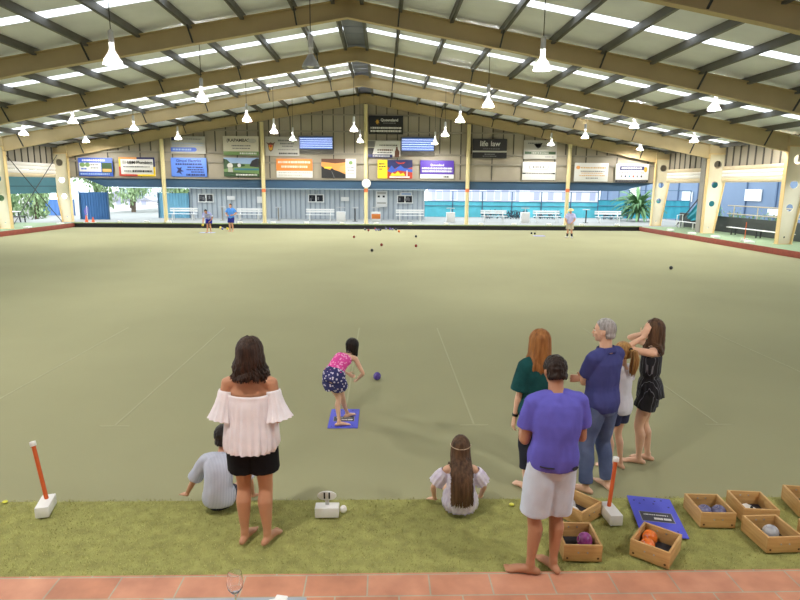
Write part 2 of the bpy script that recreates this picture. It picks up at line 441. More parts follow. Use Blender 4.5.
# ---- side walls above the openings, blinds
M_blindA = mat('blind_canvas', (206, 190, 160), .8, var=.06, vscale=2); M_blindB = mat('blind_canvas_white', (236, 232, 226), .7)
M_shade = mat('teal_shade', (70, 118, 132), .8, var=.05, vscale=2)
for s, xw, nm in ((-1, XL-1.0, 'left'), (1, XR+1.0, 'right')):
    mb = MB(); mb.bb(xw-.03, xw+.03, -2, 44.3, 4.3, roof_z(xw)); w = struct('wall_'+nm, mb, M_clad, 'grey ribbed sheeting high along the %s hand side' % nm, 'wall')
    r = MB(); y = -1.6
    while y < 44: r.bb(xw-s*.06-.03, xw-s*.06+.03, y-.03, y+.03, 4.3, roof_z(xw)); y += .72
    r.build('wall_rib', M_rib, w, 0, False)
    places = ['beyond the second column', 'in the bay before the second column', 'in the third bay from the gable']
    for bi, (ya, yb) in enumerate(zip(FR[1:4], FR[0:3])):
        where = ('bay next to the gable wall', 'second bay from the gable', 'third bay from the gable')[bi]
        b = thing('roller_blind', 'cream rolled canvas blind on the %s hand side, %s' % (nm, where), 'blind', (xw-s*.12, (ya+yb)/2, 0), 0, None)
        L = (yb-ya)/2-.2
        rolls = ((4.2, .13, M_blindA, 'roll'), (3.98, .11, M_blindB, 'roll'), (3.76, .11, M_blindB, 'roll'), (3.52, .15, M_blindA, 'roll')) if s > 0 else ((4.2, .12, M_blindB, 'roll'), (3.97, .12, M_blindB, 'roll'), (3.73, .12, M_blindB, 'roll'), (3.5, .13, M_blindA, 'roll'))
        for z, rr, m, n in rolls:
            q = MB(); q.tube([(0, -L, z), (0, -L*.4, z-.02), (0, L*.3, z-.015), (0, L, z)], [(.09, rr)]*4, 10, side=(1, 0, 0)); q.build(n, m, b)
        if s < 0:
            sh = MB(); sh.bb(-.02, .02, -L, L, 2.3, 3.4); sh.build('shade_curtain', M_shade, b)
            sh = MB(); sh.bb(.02, .035, -L, L, 2.74, 2.8); sh.build('curtain_hem', mat('teal_dark', (48, 84, 98), .8), b)
mb = MB(); mb.bb(XL-1, XR+1, -6.4, -6.2, -.3, 8.4); struct('wall_near', mb, mat('unseen_wall', (196, 190, 176), .8, var=.04, vscale=1), 'unseen pale wall added behind the near paving to close off sky light', 'wall')  # unseen wall, added to keep sky light out from behind
for s_, xw_ in (('left', XL-1), ('right', XR+1)):
    mb = MB(); mb.bb(xw_-.1, xw_+.1, -6.4, -2.05, -.3, 5.3); struct('wall_near_'+s_, mb, mat('unseen_wall', (196, 190, 176)), 'unseen pale side wall added by the near paving against sky light', 'wall')  # unseen returns of the added wall, also holding back sky light
# flat grey service post behind the second right hand column
mb = MB(); mb.bb(XR+.1, XR+.5, FR[1]+.5, FR[1]+1.0, BZ, 5.2); struct('column_service', mb, mat('grey_post', (150, 146, 138), .6), 'flat grey post just behind the second right hand column', 'post')

# ---- lamps
M_hous = mat('lamp_housing', (196, 198, 200), .35, metal=.3)
M_bulb = mat('lamp_glow', (255, 251, 244), .5, emit=1.0)
_b = M_bulb.node_tree.nodes['Principled BSDF']; _b.inputs['Emission Strength'].default_value = LAMP
M_shade_l = translucent_mat('lamp_reflector', (206, 206, 210), .010)
M_rim_l = translucent_mat('lamp_rim', (240, 240, 240), .10)
M_shade_off = mat('lamp_bell_grey', (176, 178, 180), .4, metal=.2)
def lamp_parts(lit):
    d = {}
    q = MB(); q.cyl((0, 0, .62), (0, 0, .98), .085, n=16); q.cyl((0, 0, .98), (0, 0, 1.02), .05, n=10); d['housing'] = (q.mesh('housing'), M_hous)
    q = MB(); q.lathe([(.06, .40), (.05, .5), (.07, .62)], n=14)
    for k in range(4): a = k*PI/2; q.bar((.075*math.cos(a), .075*math.sin(a), .4), (.085*math.cos(a), .085*math.sin(a), .64), .012, .012)
    d['socket'] = (q.mesh('socket'), M_white)
    q = MB(); pr = [(.262, .10), (.21, .2), (.13, .32), (.09, .4)]
    q.rings([[V((r*math.cos(2*PI*k/28), r*math.sin(2*PI*k/28), z)) for k in range(28)] for r, z in pr], caps=False)
    d['reflector'] = (q.mesh('reflector'), M_shade_l if lit else M_shade_off)
    q = MB(); q.rings([[V((r*math.cos(2*PI*k/28), r*math.sin(2*PI*k/28), z)) for k in range(28)] for r, z in [(.285, 0), (.278, .05), (.262, .10)]], caps=False); d['diffuser_rim'] = (q.mesh('rim'), M_rim_l if lit else M_shade_off)
    q = MB(); q.ell((0, 0, .07), (.13, .13, .075), n=12, m=6); d['bulb'] = (q.mesh('bulb'), M_bulb if lit else M_white)
    for k, (me, m) in d.items():
        me.transform(Matrix.Scale(.80, 4)); me.materials.append(m); me.shade_smooth(); me.set_sharp_from_angle(angle=math.radians(50))
    return d
LP, LPO = lamp_parts(True), lamp_parts(False)
rows = {16.2: 'nearest visible row', 23.3: 'second row', 30.2: 'middle row', 36.2: 'fourth row', 41.6: 'row nearest the gable'}
lamps = []
for px, py, y in ((113, 64, 16.2), (311, 68, 16.2), (542, 70, 16.2), (202, 101, 23.3), (488, 107, 23.3), (714, 110, 23.3),
                  (73, 123, 30.6), (247, 121, 30.2), (460, 122, 29.9), (634, 128, 30.2), (767, 136, 30.5),
                  (24, 135, 34.4), (134, 130, 36.0), (274, 133, 36.2), (354, 131, 35.6), (445, 136, 36.4), (585, 138, 36.4), (694, 142, 34.4),
                  (86, 142, 42.0), (178, 139, 41.6), (293, 140, 41.5), (360, 142, 41.8), (435, 144, 42.0), (551, 145, 42.0), (640, 150, 42.6)):
    p = on_y(px, py, y); lamps.append((p, px, y))
for x, y in ((-7.4, 9.2), (-1.9, 2.1), (-9.0, 2.1), (5.4, 1.4)): lamps.append((V((x, y, 5.95)), None, y))
order = {0: 'first', 1: 'second', 2: 'third', 3: 'fourth', 4: 'fifth', 5: 'sixth', 6: 'seventh'}
cnt = {}
for p, px, y in lamps:
    lit = px != 311
    rk = 36.2 if y == 34.4 else min(rows, key=lambda r: abs(r-y))
    if px is None: lab = 'lit pendant lamp above the near end of the hall, out of the photo'
    elif not lit: lab = 'unlit grey bell shaped pendant lamp below the roof ridge'
    else:
        n = cnt.get(rk, 0); cnt[rk] = n+1
        lab = 'glowing white pendant lamp, %s lit one from the left in the %s' % (order[n], rows[rk])
    t = thing('pendant_lamp', lab, 'lamp', p, 0, 'high bay lamps')
    for nm, (me, m) in (LP if lit else LPO).items():
        o = bpy.data.objects.new(nm, me); COL.objects.link(o); o.parent = t
    top = roof_z(p.x) - .1 - p.z
    q = MB(); q.cyl((0, 0, .81), (0, 0, max(top, .9)), .012, n=6); q.build('hanging_rod', M_dark, t)
# ================================================================ signs on the gable wall
def pm(name, c, r=.5, **k): return mat('paint_'+name, c, r, **k)
INK = dict(white=(216, 216, 214), black=(26, 26, 30), dark=(48, 46, 52), blue=(60, 92, 190), navy=(34, 40, 92), lblue=(94, 134, 226), grey=(112, 112, 116), lgrey=(178, 176, 170),
           green=(112, 142, 88), dgreen=(48, 74, 44), red=(178, 58, 40), yellow=(230, 198, 40), orange=(214, 124, 50), purple=(80, 52, 160), brown=(96, 60, 44), tan=(206, 160, 96), gold=(196, 150, 50), sky=(150, 176, 216), teal=(60, 120, 140), amber=(222, 150, 80), cream=(206, 200, 186))
def ink(n): return pm(n, INK[n])
SY = 44.08
def sign(px0, py0, px1, py1, bg, items, label, name='sign'):
    cx, cy = (px0+px1)/2, (py0+py1)/2
    c = on_y(cx, cy, SY); W = (px1-px0)/CAM_F*SY*1.0; Hh = (py1-py0)/CAM_F*SY*1.02
    q = MB(); q.box((0, 0, 0), (W, .05, Hh)); o = q.build(name, ink(bg), None, bevel=.006); o.location = c
    tag(o, label, 'sign', 'advertising boards on the gable wall')
    for k, it in enumerate(items):
        y = -.026-.003*(k+1); kind = it[0]
        X = lambda u: (u-.5)*W
        Z = lambda v: (v-.5)*Hh
        if kind == 'r':
            _, u0, v0, u1, v1, col = it[:6]; m = MB(); m.bb(X(u0), X(u1), y, y+.004, Z(v0), Z(v1)); m.build(it[6] if len(it) > 6 else 'panel', ink(col), o)
        elif kind == 'p':
            _, pts, col = it[:3]; m = MB(); m.prism([(X(u), Z(v)) for u, v in pts], lambda a, b, w: V((a, y+w, b)), .004); m.build(it[3] if len(it) > 3 else 'picture', ink(col), o)
        elif kind == 'e':
            _, u, v, ru, rv, col = it[:6]; m = MB(); m.prism([(X(u)+ru*W*math.cos(2*PI*i/20), Z(v)+rv*Hh*math.sin(2*PI*i/20)) for i in range(20)], lambda a, b, w: V((a, y+w, b)), .004); m.build(it[6] if len(it) > 6 else 'logo', ink(col), o)
        elif kind == 't':
            _, s, u, v, h, col = it[:6]
            me = text_mesh(s, h*Hh*1.35, bold=.006, shear=it[6] if len(it) > 6 else 0); me.transform(Matrix.Translation((X(u), y, Z(v))) @ Matrix.Rotation(PI/2, 4, 'X'))
            w = max(abs(p.co.x-X(u)) for p in me.vertices)*2
            if w > W*.96:
                f = W*.92/w; me.transform(Matrix.Translation((X(u), 0, 0)) @ Matrix.Diagonal((f, 1, 1, 1)) @ Matrix.Translation((-X(u), 0, 0)))
            link('lettering', me, ink(col), o, False)
        elif kind == 'l':          # a line of small, unreadable lettering
            _, u0, u1, v, h, col = it[:6]; m = MB(); u = u0; r = random.Random(int(px0*7+k))
            while u < u1:
                w = r.uniform(.015, .06); m.bb(X(u), X(min(u+w, u1)), y, y+.003, Z(v-h/2), Z(v+h/2)); u += w+r.uniform(.008, .016)
            m.build('small_lettering', ink(col), o, 0, False)
    return o
sign(79.5, 158.5, 112, 175.5, 'blue', [('r', .02, .25, .66, .73, 'white'), ('r', .68, .2, .98, .74, 'dgreen', 'picture'), ('r', .7, .25, .96, .4, 'tan', 'picture'), ('e', .12, .62, .08, .12, 'green'), ('e', .27, .62, .07, .12, 'green'), ('l', .12, .8, .86, .09, 'white'), ('l', .36, .6, .62, .07, 'grey'), ('l', .36, .6, .45, .06, 'grey'), ('l', .08, .25, .4, .08, 'blue'), ('l', .05, .9, .12, .08, 'sky')],
     'blue bordered sign with white centre and small dark photo, first on the lower row')
sign(120, 158, 154.5, 175.5, 'white', [('r', 0, .5, .05, 1, 'yellow', 'border'), ('r', 0, .9, .5, 1, 'amber', 'border'), ('r', .5, .9, 1, 1, 'navy', 'border'), ('r', .95, .5, 1, 1, 'navy', 'border'), ('r', 0, 0, .05, .5, 'red', 'border'), ('r', 0, 0, .5, .1, 'red', 'border'), ('r', .5, 0, 1, .1, 'yellow', 'border'), ('r', .95, 0, 1, .5, 'yellow', 'border'), ('t', 'LBM Plumbing', .58, .72, .17, 'dark'), ('l', .1, .2, .73, .2, 'lgrey'), ('l', .12, .85, .5, .06, 'grey'), ('l', .14, .34, .27, .06, 'grey'), ('l', 0.37, 0.91, .27, 0.098, 'dark')],
     'white plumbing sign framed in red, yellow, orange and navy')
sign(171.5, 137, 204.5, 153, 'lgrey', [('r', 0, .12, .68, .36, 'blue'), ('e', .68, .24, .07, .12, 'blue', 'panel'), ('r', .03, .75, .14, .95, 'navy', 'logo'), ('l', .2, .9, .84, .05, 'grey'), ('l', .05, .95, .6, .04, 'sky'), ('l', .05, .95, .48, .03, 'sky'), ('l', .06, .6, .24, .1, 'sky')],
     'pale grey sign with a blue arrow bar across its lower part')
sign(172, 158.5, 206, 176, 'lblue', [('t', 'Gimpel Electrics', .5, .84, .15, 'navy'), ('l', 0.13, 0.87, .66, 0.090, 'navy'), ('p', [(.14, .2), (.2, .36), (.15, .5), (.24, .46), (.3, .52), (.28, .36), (.36, .28), (.26, .26), (.3, .1), (.22, .2)], 'navy', 'logo'), ('l', .46, .9, .5, .07, 'navy'), ('l', .42, .92, .37, .06, 'navy'), ('l', .56, .92, .25, .06, 'navy'), ('l', .42, .94, .1, .09, 'navy')],
     'bright light blue electrician sign with navy lettering and emblem')
sign(224, 137, 258, 154.5, 'cream', [('r', 0, 0, 1, .2, 'green'), ('t', '(KAPAMBAS', .42, .78, .17, 'dark'), ('e', .82, .76, .12, .12, 'lgrey'), ('l', .24, .78, .5, .06, 'grey'), ('l', .26, .76, .36, .05, 'grey'), ('l', 0.46, 0.94, .1, 0.090, 'white')],
     'cream sign with dark heading and a green strip along the bottom')
sign(224.5, 158.5, 258.5, 176, 'green', [('r', 0, .68, 1, 1, 'sky', 'picture'), ('p', [(0, .66), (0, .95), (.1, .9), (.2, .7), (.4, .72), (.6, .64), (.6, .56), (0, .4)], 'dgreen'), ('p', [(.74, .62), (.8, .85), (.95, .98), (1, .95), (1, .5), (.74, .55)], 'dark'), ('e', .18, .58, .08, .14, 'white', 'picture'), ('p', [(.12, .2), (.12, .5), (.24, .5), (.26, .2)], 'lgrey'), ('e', .44, .6, .05, .1, 'white', 'picture'), ('r', .3, .34, 1, .44, 'teal', 'picture'), ('p', [(0, 0), (1, 0), (1, .16), (0, .26)], 'dgreen'), ('l', 0.34, 0.94, .1, 0.083, 'white')],
     'photo sign of a bowling lawn under a blue sky')
sign(266, 137.5, 298.5, 155, 'lgrey', [('p', [(.03, .7), (.07, .6), (.1, .3), (.16, .2), (.22, .3), (.26, .6), (.3, .72), (.22, .66), (.16, .7), (.1, .66)], 'brown', 'crest'), ('p', [(.1, .55), (.22, .55), (.21, .34), (.16, .26), (.11, .34)], 'gold', 'crest'), ('e', .16, .5, .04, .08, 'red', 'crest'), ('l', .38, .9, .8, .09, 'grey'), ('l', .44, .84, .64, .08, 'grey'), ('l', .5, .82, .5, .06, 'grey'), ('l', .38, .95, .32, .04, 'grey'), ('l', .4, .95, .12, .09, 'dark')],
     'grey sign with a brown and gold crest beside the second post')
def louvre(px0, py0, px1, py1, label):
    c = on_y((px0+px1)/2, (py0+py1)/2, 44.12); W = (px1-px0)/CAM_F*44.1; Hh = (py1-py0)/CAM_F*44.1
    t = thing('louvre_window', label, 'window', c, 0, 'louvre windows in the gable wall')
    q = MB()
    for a, b in (((-W/2, -Hh/2), (W/2, -Hh/2)), ((W/2, -Hh/2), (W/2, Hh/2)), ((W/2, Hh/2), (-W/2, Hh/2)), ((-W/2, Hh/2), (-W/2, -Hh/2))): q.bar((a[0], 0, a[1]), (b[0], 0, b[1]), .06, .07, side=(0, 1, 0))
    q.bb(-W/2-.03, W/2+.03, -.03, .03, -Hh/2-.32, -Hh/2-.06)
    q.build('frame', M_rib, t, 0, False)
    q = MB(); n = 6
    for k in range(n): z = -Hh/2 + Hh*(k+.5)/n; q.box((0, 0, z), (W-.06, .02, Hh/n*.95), Matrix.Rotation(.5, 3, 'X'))
    q.build('louvre_blade', translucent_mat('louvre_glass', (150, 174, 222), .7), t, 0, False)
louvre(299.5, 137, 332.5, 149, 'blue lit louvre window between the second post and the clock post')
louvre(401.5, 138, 434, 151, 'blue lit louvre window just past the clock post')
sign(277, 159.5, 312, 177, 'white', [('r', 0, .36, 1, 1, 'orange'), ('l', 0.05, 0.95, .82, 0.112, 'cream'), ('l', 0.14, 0.86, .58, 0.112, 'cream'), ('l', .06, .94, .26, .05, 'lgrey'), ('l', .06, .7, .13, .05, 'lgrey')],
     'sign with an orange upper half and white lower strip')
sign(322, 159.5, 355.5, 177.5, 'white', [('r', 0, 0, .7, 1, 'amber', 'picture'), ('p', [(0, 1), (.7, 1), (.7, .82), (.4, .76), (0, .84)], 'brown'), ('p', [(0, 0), (0, .62), (.12, .5), (.25, .42), (.3, .52), (.36, .44), (.5, .36), (.7, .2), (.7, 0)], 'black'), ('p', [(.5, .36), (.55, .62), (.7, .7), (.7, .3)], 'tan'), ('r', .08, .5, .3, .58, 'yellow', 'picture'), ('p', [(.36, .02), (.38, .02), (.3, .36), (.29, .36)], 'grey'), ('e', .85, .8, .06, .1, 'green'), ('l', .75, .95, .56, .05, 'grey'), ('l', .75, .95, .42, .05, 'grey'), ('l', .75, .95, .26, .05, 'lgrey')],
     'sunset street photo sign with a white text column')
sign(369.5, 116.5, 402.5, 133.5, 'black', [('p', [(.25+.07*(1 if i % 2 else .45)*math.cos(2*PI*i/14), .66+.17*(1 if i % 2 else .45)*math.sin(2*PI*i/14)) for i in range(14)], 'gold', 'logo'), ('t', 'Queensland', .6, .76, .15, 'white'), ('l', .42, .8, .6, .06, 'grey'), ('l', 0.05, 0.95, .34, 0.098, 'white'), ('l', 0.05, 0.95, .17, 0.098, 'white')],
     'black sign with gold star and white lettering, topmost on the wall')
sign(368, 141, 400, 157, 'lgrey', [('r', 0, 0, .22, .55, 'dark', 'picture'), ('r', 0, .6, .22, .95, 'grey', 'picture'), ('p', [(.14, .1), (.26, .95), (1, .95), (.98, .1)], 'white', 'panel'), ('r', 0, 0, .76, .18, 'navy'), ('l', .36, .9, .72, .06, 'dark'), ('l', .3, .76, .44, .09, 'brown'), ('l', .3, .74, .3, .05, 'dark'), ('p', [(.82, .02), (.83, .35), (.86, .52), (.87, .64), (.91, .64), (.92, .5), (.97, .35), (.96, .02)], 'brown', 'picture'), ('l', 0.16, 0.68, .09, 0.068, 'white')],
     'white slanted panel sign with a small brown robed figure, beside the clock post')
sign(378, 160.5, 412, 178, 'red', [('r', 0, 0, .28, 1, 'yellow'), ('p', [(.28, 1), (.28, .62), (.45, .5), (.62, .66), (.8, .5), (1, .62), (1, 1)], 'navy'), ('p', [(.28, .4), (.4, .7), (.5, .5), (.66, .72), (.76, .56), (1, .5), (1, .34), (.6, .44), (.4, .3)], 'blue'), ('p', [(.5, .92), (.6, .78), (.75, .8), (.8, .9), (.66, .84)], 'red'), ('p', [(.36, .14), (.42, .32), (.5, .24), (.58, .4), (.66, .24), (.74, .32), (.8, .16)], 'yellow'), ('r', .83, .14, .86, .44, 'white', 'picture'), ('r', .34, .04, .92, .12, 'white', 'panel'), ('l', .04, .2, .78, .06, 'dark'), ('l', .04, .24, .64, .06, 'dark'), ('l', .04, .13, .5, .06, 'dark')],
     'sign with a yellow panel beside a red and blue painted picture')
sign(420.5, 161, 453.5, 178, 'purple', [('r', 0, 0, 1, .23, 'white'), ('t', 'Queensland', .5, .74, .12, 'white'), ('l', 0.05, 0.95, .56, 0.098, 'white'), ('l', 0.05, 0.95, .4, 0.098, 'white'), ('l', .7, .86, .1, .09, 'dark')],
     'purple sign with white lettering above a white strip')
sign(473, 139.5, 506.5, 157.5, 'dark', [('t', 'life', .33, .74, .28, 'white'), ('t', 'law', .66, .74, .28, 'white'), ('r', 0, .3, 1, .38, 'lgrey', 'stripe'), ('r', 0, 0, 1, .3, 'black'), ('l', .3, .8, .48, .05, 'grey'), ('l', .35, .66, .2, .06, 'grey'), ('l', .3, .7, .1, .05, 'grey')],
     'charcoal sign reading life law over a pale stripe')
sign(524, 141, 556.5, 158.5, 'lgrey', [('p', [(.3, .8), (.38, .62), (.48, .6), (.56, .86), (.5, .62), (.42, .56)], 'dark', 'logo'), ('l', .12, .52, .84, .07, 'grey'), ('l', .5, .86, .7, .04, 'grey'), ('r', .03, .25, .97, .4, 'dgreen'), ('l', 0.24, 0.76, .325, 0.075, 'lgrey'), ('l', .66, .94, .12, .05, 'grey')],
     'pale grey sign with a dark flourish above a dark green bar')
sign(522.5, 162.5, 555.5, 179.5, 'white', [('p', [(.24+.04*math.cos(a), .72+.14*math.sin(a)) for a in [PI/2+i*PI/8 for i in range(9)]] + [(.74+.04*math.cos(a), .72+.14*math.sin(a)) for a in [-PI/2+i*PI/8 for i in range(9)]], 'grey', 'logo'), ('p', [(.25+.03*math.cos(a), .72+.11*math.sin(a)) for a in [PI/2+i*PI/8 for i in range(9)]] + [(.73+.03*math.cos(a), .72+.11*math.sin(a)) for a in [-PI/2+i*PI/8 for i in range(9)]], 'white', 'logo'), ('l', .3, .68, .72, .1, 'grey'), ('r', 0, .33, .98, .4, 'black', 'stripe'), ('l', .1, .9, .365, .05, 'lgrey')],
     'white sign with an oval outline emblem and thin black stripe')
sign(574.5, 163.5, 608, 181, 'white', [('e', .1, .75, .06, .09, 'amber'), ('l', .18, .92, .74, .07, 'tan'), ('l', .18, .9, .55, .05, 'grey'), ('l', .2, .86, .45, .04, 'tan'), ('l', .14, .9, .32, .05, 'tan'), ('l', .34, .7, .18, .05, 'grey')],
     'white sign with faint orange lettering, first past the fourth post')
sign(615.5, 164.5, 648.5, 182, 'white', [('r', .12, .66, .86, .88, 'navy'), ('l', 0.17, 0.79, .77, 0.090, 'white'), ('e', .9, .7, .05, .15, 'gold'), ('r', 0, 0, 1, .14, 'dark', 'stripe'), ('l', .1, .85, .52, .05, 'grey')] + [('e', .18+.12*i, .33, .025, .06, ('grey', 'navy', 'teal', 'red', 'grey', 'dark', 'grey')[i]) for i in range(6)] + [('l', .06, .94, .07, .05, 'grey')],
     'white sign with a navy name bar and row of small logos')
# clock on the middle post
p = on_y(366.3, 183.2, 43.78)
q = MB(); q.cyl((0, .06, 0), (0, 0, 0), .32, n=32); ck = q.build('wall_clock', M_white, None); ck.location = p
tag(ck, 'round white clock on the middle gable post', 'clock')
q = MB(); q.rings([[V((r*math.cos(2*PI*k/32), y, r*math.sin(2*PI*k/32))) for k in range(32)] for r, y in ((.32, 0), (.34, -.02), (.34, .06), (.31, .06), (.31, 0))], caps=False, closed=True); q.build('rim', ink('grey'), ck)
q = MB(); q.bar((0, -.006, 0), (.1, -.006, .14), .02, .004, side=(0, 0, 1)); q.bar((0, -.006, 0), (-.06, -.006, .22), .015, .004, side=(0, 0, 1)); q.build('clock_hand', ink('black'), ck)

# ================================================================ beyond the far bank
# corrugated grey building
b0, b1 = on_y(190, 205, 50).x, on_y(423, 205, 50).x
M_corr = stripes('corrugated_groove_shade', (184, 192, 198), (150, 160, 170), 0, .4, .3, .6)  # darker bands put the shade of the grooves into the colour
q = MB(); x = b0; pts = []
k = 0
while x <= b1:
    pts.append((x, 50+(.03 if k % 2 else 0))); pts.append((x+.17, 50+(.03 if k % 2 else 0))); x += .2; k += 1
q.prism(pts + [(b1, 53), (b0, 53)], lambda u, v, w: V((u, v, BZ+w)), 2.6)
shed = q.build('building', M_corr, None, 0, False)
tag(shed, 'low blue grey corrugated clubhouse wall behind the far benches', 'building', None, 'thing')
q = MB(); q.bb(on_y(120, 190, 49.9).x, b1+.2, 49.6, 49.9, 2.66, 2.78); q.build('gutter', mat('gutter', (214, 228, 240), .4), shed, bevel=.01)
q = MB(); q.bb(b0-.3, b1+.3, 49.5, 53.2, 2.88, 2.98); q.build('roof', M_corr, shed)
def shed_window(px0, py0, px1, py1):
    a, b = on_y(px0, py0, 49.97), on_y(px1, py1, 49.97); xm = (a.x+b.x)/2
    q = MB()
    q.bb(a.x-.06, b.x+.06, 49.95, 50.02, a.z, a.z+.06); q.bb(a.x-.1, b.x+.1, 49.92, 50.02, b.z-.08, b.z); q.bb(a.x-.06, a.x, 49.95, 50.02, b.z, a.z); q.bb(b.x, b.x+.06, 49.95, 50.02, b.z, a.z); q.bb(xm-.05, xm+.05, 49.95, 50.02, b.z, a.z)
    w = q.build('window', M_white, shed, 0, False)
    q = MB(); q.bb(a.x, xm-.05, 49.96, 49.99, b.z, a.z); q.bb(xm+.05, b.x, 49.96, 49.99, b.z, a.z); q.build('pane', mat('dark_pane', (40, 42, 50), .15), w, 0, False)
    q = MB(); r = random.Random(int(px0))
    for i in range(5): xx = r.uniform(a.x+.05, b.x-.25); zz = r.uniform(b.z+.02, a.z-.3); q.bb(xx, xx+.12, 49.95, 49.965, zz, zz+.25)
    q.build('window_notice', ink('grey'), w, 0, False)
for r in ((198.8, 194.5, 213, 201.5), (309, 195, 323, 201.5), (398, 196, 412, 202.5)): shed_window(*r)
def notice(px0, py0, px1, py1, lab, items=()):
    a, b = on_y(px0, py0, 49.95), on_y(px1, py1, 49.95)
    q = MB(); q.bb(a.x, b.x, 49.92, 49.97, b.z, a.z); o = q.build('notice_board', M_white, None, bevel=.005); tag(o, lab, 'notice')
    for c, u0, v0, u1, v1 in items:
        q = MB(); q.bb(a.x+(b.x-a.x)*u0, a.x+(b.x-a.x)*u1, 49.915, 49.92, b.z+(a.z-b.z)*v0, b.z+(a.z-b.z)*v1); q.build('print', ink(c), o, 0, False)
notice(227, 196, 235, 200, 'small white notice on the corrugated wall behind the player in blue')
notice(257, 196.5, 265, 203, 'white notice on the corrugated wall just before the second post')
notice(341, 197, 349, 201, 'small white notice on the corrugated wall above the white bin')
notice(376, 191, 387, 207, 'tall white poster with two dark eyes past the clock post', [('black', .15, .6, .35, .72), ('black', .6, .6, .8, .72), ('lgrey', .1, .8, .9, .95), ('lgrey', .1, .2, .9, .3)])
notice(400.5, 192.2, 412, 196, 'white sign board fixed above the last shed window', [('sky', .08, .3, .92, .75)])

# fences, screens
M_net = mat('turquoise_mesh', (92, 186, 200), .8, var=.16, vscale=.8); M_net2 = mat('blue_screen', (62, 108, 160), .8, var=.06, vscale=.7); M_net3 = mat('pale_blue_screen', (120, 178, 204), .8, var=.08, vscale=1)
M_fpost = mat('fence_post', (70, 100, 120), .5)
def fence(px0, px1, ytop, ybot, dist, m, lab, np=5, rail=True):
    a, b = on_y(px0, ytop, dist), on_y(px1, ytop, dist); z0 = -.3 if a.x < -27 else BZ; z1 = a.z
    q = MB(); nx = 40; rows = []
    q2 = [V((a.x+(b.x-a.x)*i/nx, dist+.03*math.sin(i*1.7), z0)) for i in range(nx+1)]
    for i in range(nx):
        p, r = q2[i], q2[i+1]; q.face([p, r, V((r.x, r.y, z1)), V((p.x, p.y, z1))])
        q.face([V((p.x, p.y+.02, z0)), V((p.x, p.y+.02, z1)), V((r.x, r.y+.02, z1)), V((r.x, r.y+.02, z0))])
    t = thing('mesh_fence', lab, 'fence', (0, 0, 0))
    q.build('mesh_panel', m, t)
    for i in range(np):
        x = a.x+(b.x-a.x)*i/(np-1); q = MB(); q.cyl((x, dist-.06, z0), (x, dist-.06, z1+(.9 if rail else .1)), .05, n=8); q.build('post', M_fpost, t)
    if rail:
        q = MB()
        for z in (z1, (z0+z1)/2+.3, z1+.9): q.cyl((a.x, dist-.06, z), (b.x, dist-.06, z), .03, n=6)
        q.build('rail', M_fpost, t)
fence(423, 600, 201, 222, 55, M_net, 'tall fence hung with bright turquoise mesh behind the far benches', 7)
fence(598, 690, 200, 224, 54.5, mat('teal_mesh', (56, 150, 168), .8, var=.1, vscale=.8), 'darker teal mesh fence behind the leafy palm', 4)
fence(30, 74, 199, 219, 64, mat('sky_blue_screen', (96, 140, 206), .8, var=.1, vscale=.5), 'sky blue screen far outside the last bay on the left', 4, False)
fence(79, 108, 192, 219, 47.0, M_net2, 'dark blue screen standing behind the far left corner column', 2, False)
fence(158, 189, 193, 219, 50, M_net3, 'pale blue screen between the first post and the corrugated wall', 2, False)
# pale road and buildings far away
def block(px0, px1, ytop, dist, depth, col, lab, wins=3):
    a, b = on_y(px0, ytop, dist), on_y(px1, ytop, dist); z1 = a.z
    q = MB(); q.bb(a.x, b.x, dist, dist+depth, -.3, z1); o = q.build('building', mat('house_'+str(col), col, .8, var=.05, vscale=.6), None); tag(o, lab, 'building', None, 'thing')
    q = MB(); q.prism([(a.x-.6, z1), (b.x+.6, z1), ((a.x+b.x)/2+1, z1+1.6), ((a.x+b.x)/2-1, z1+1.6)], lambda u, v, w: V((u, dist-.5+w, v)), depth+1); q.build('roof', mat('house_roof', (150, 150, 160), .6), o)
    for i in range(wins):
        x = a.x+(b.x-a.x)*(i+.5)/wins; w = (b.x-a.x)/wins*.5; zc = z1*.55
        q = MB(); q.bb(x-w/2, x+w/2, dist-.08, dist+.02, zc-.7, zc+.7); wi = q.build('window', M_white, o); q = MB(); q.bb(x-w/2+.1, x+w/2-.1, dist-.1, dist-.07, zc-.6, zc+.6); q.build('pane', mat('far_pane', (176, 180, 208), .4), wi)
block(432, 520, 184, 84, 8, (178, 180, 206), 'pale lavender house far beyond the turquoise fence', 6)
block(530, 600, 187, 92, 8, (226, 224, 236), 'white house further off past the turquoise fence', 5)
block(100, 150, 200, 100, 8, (232, 230, 236), 'white building beyond the left hand garden', 4)

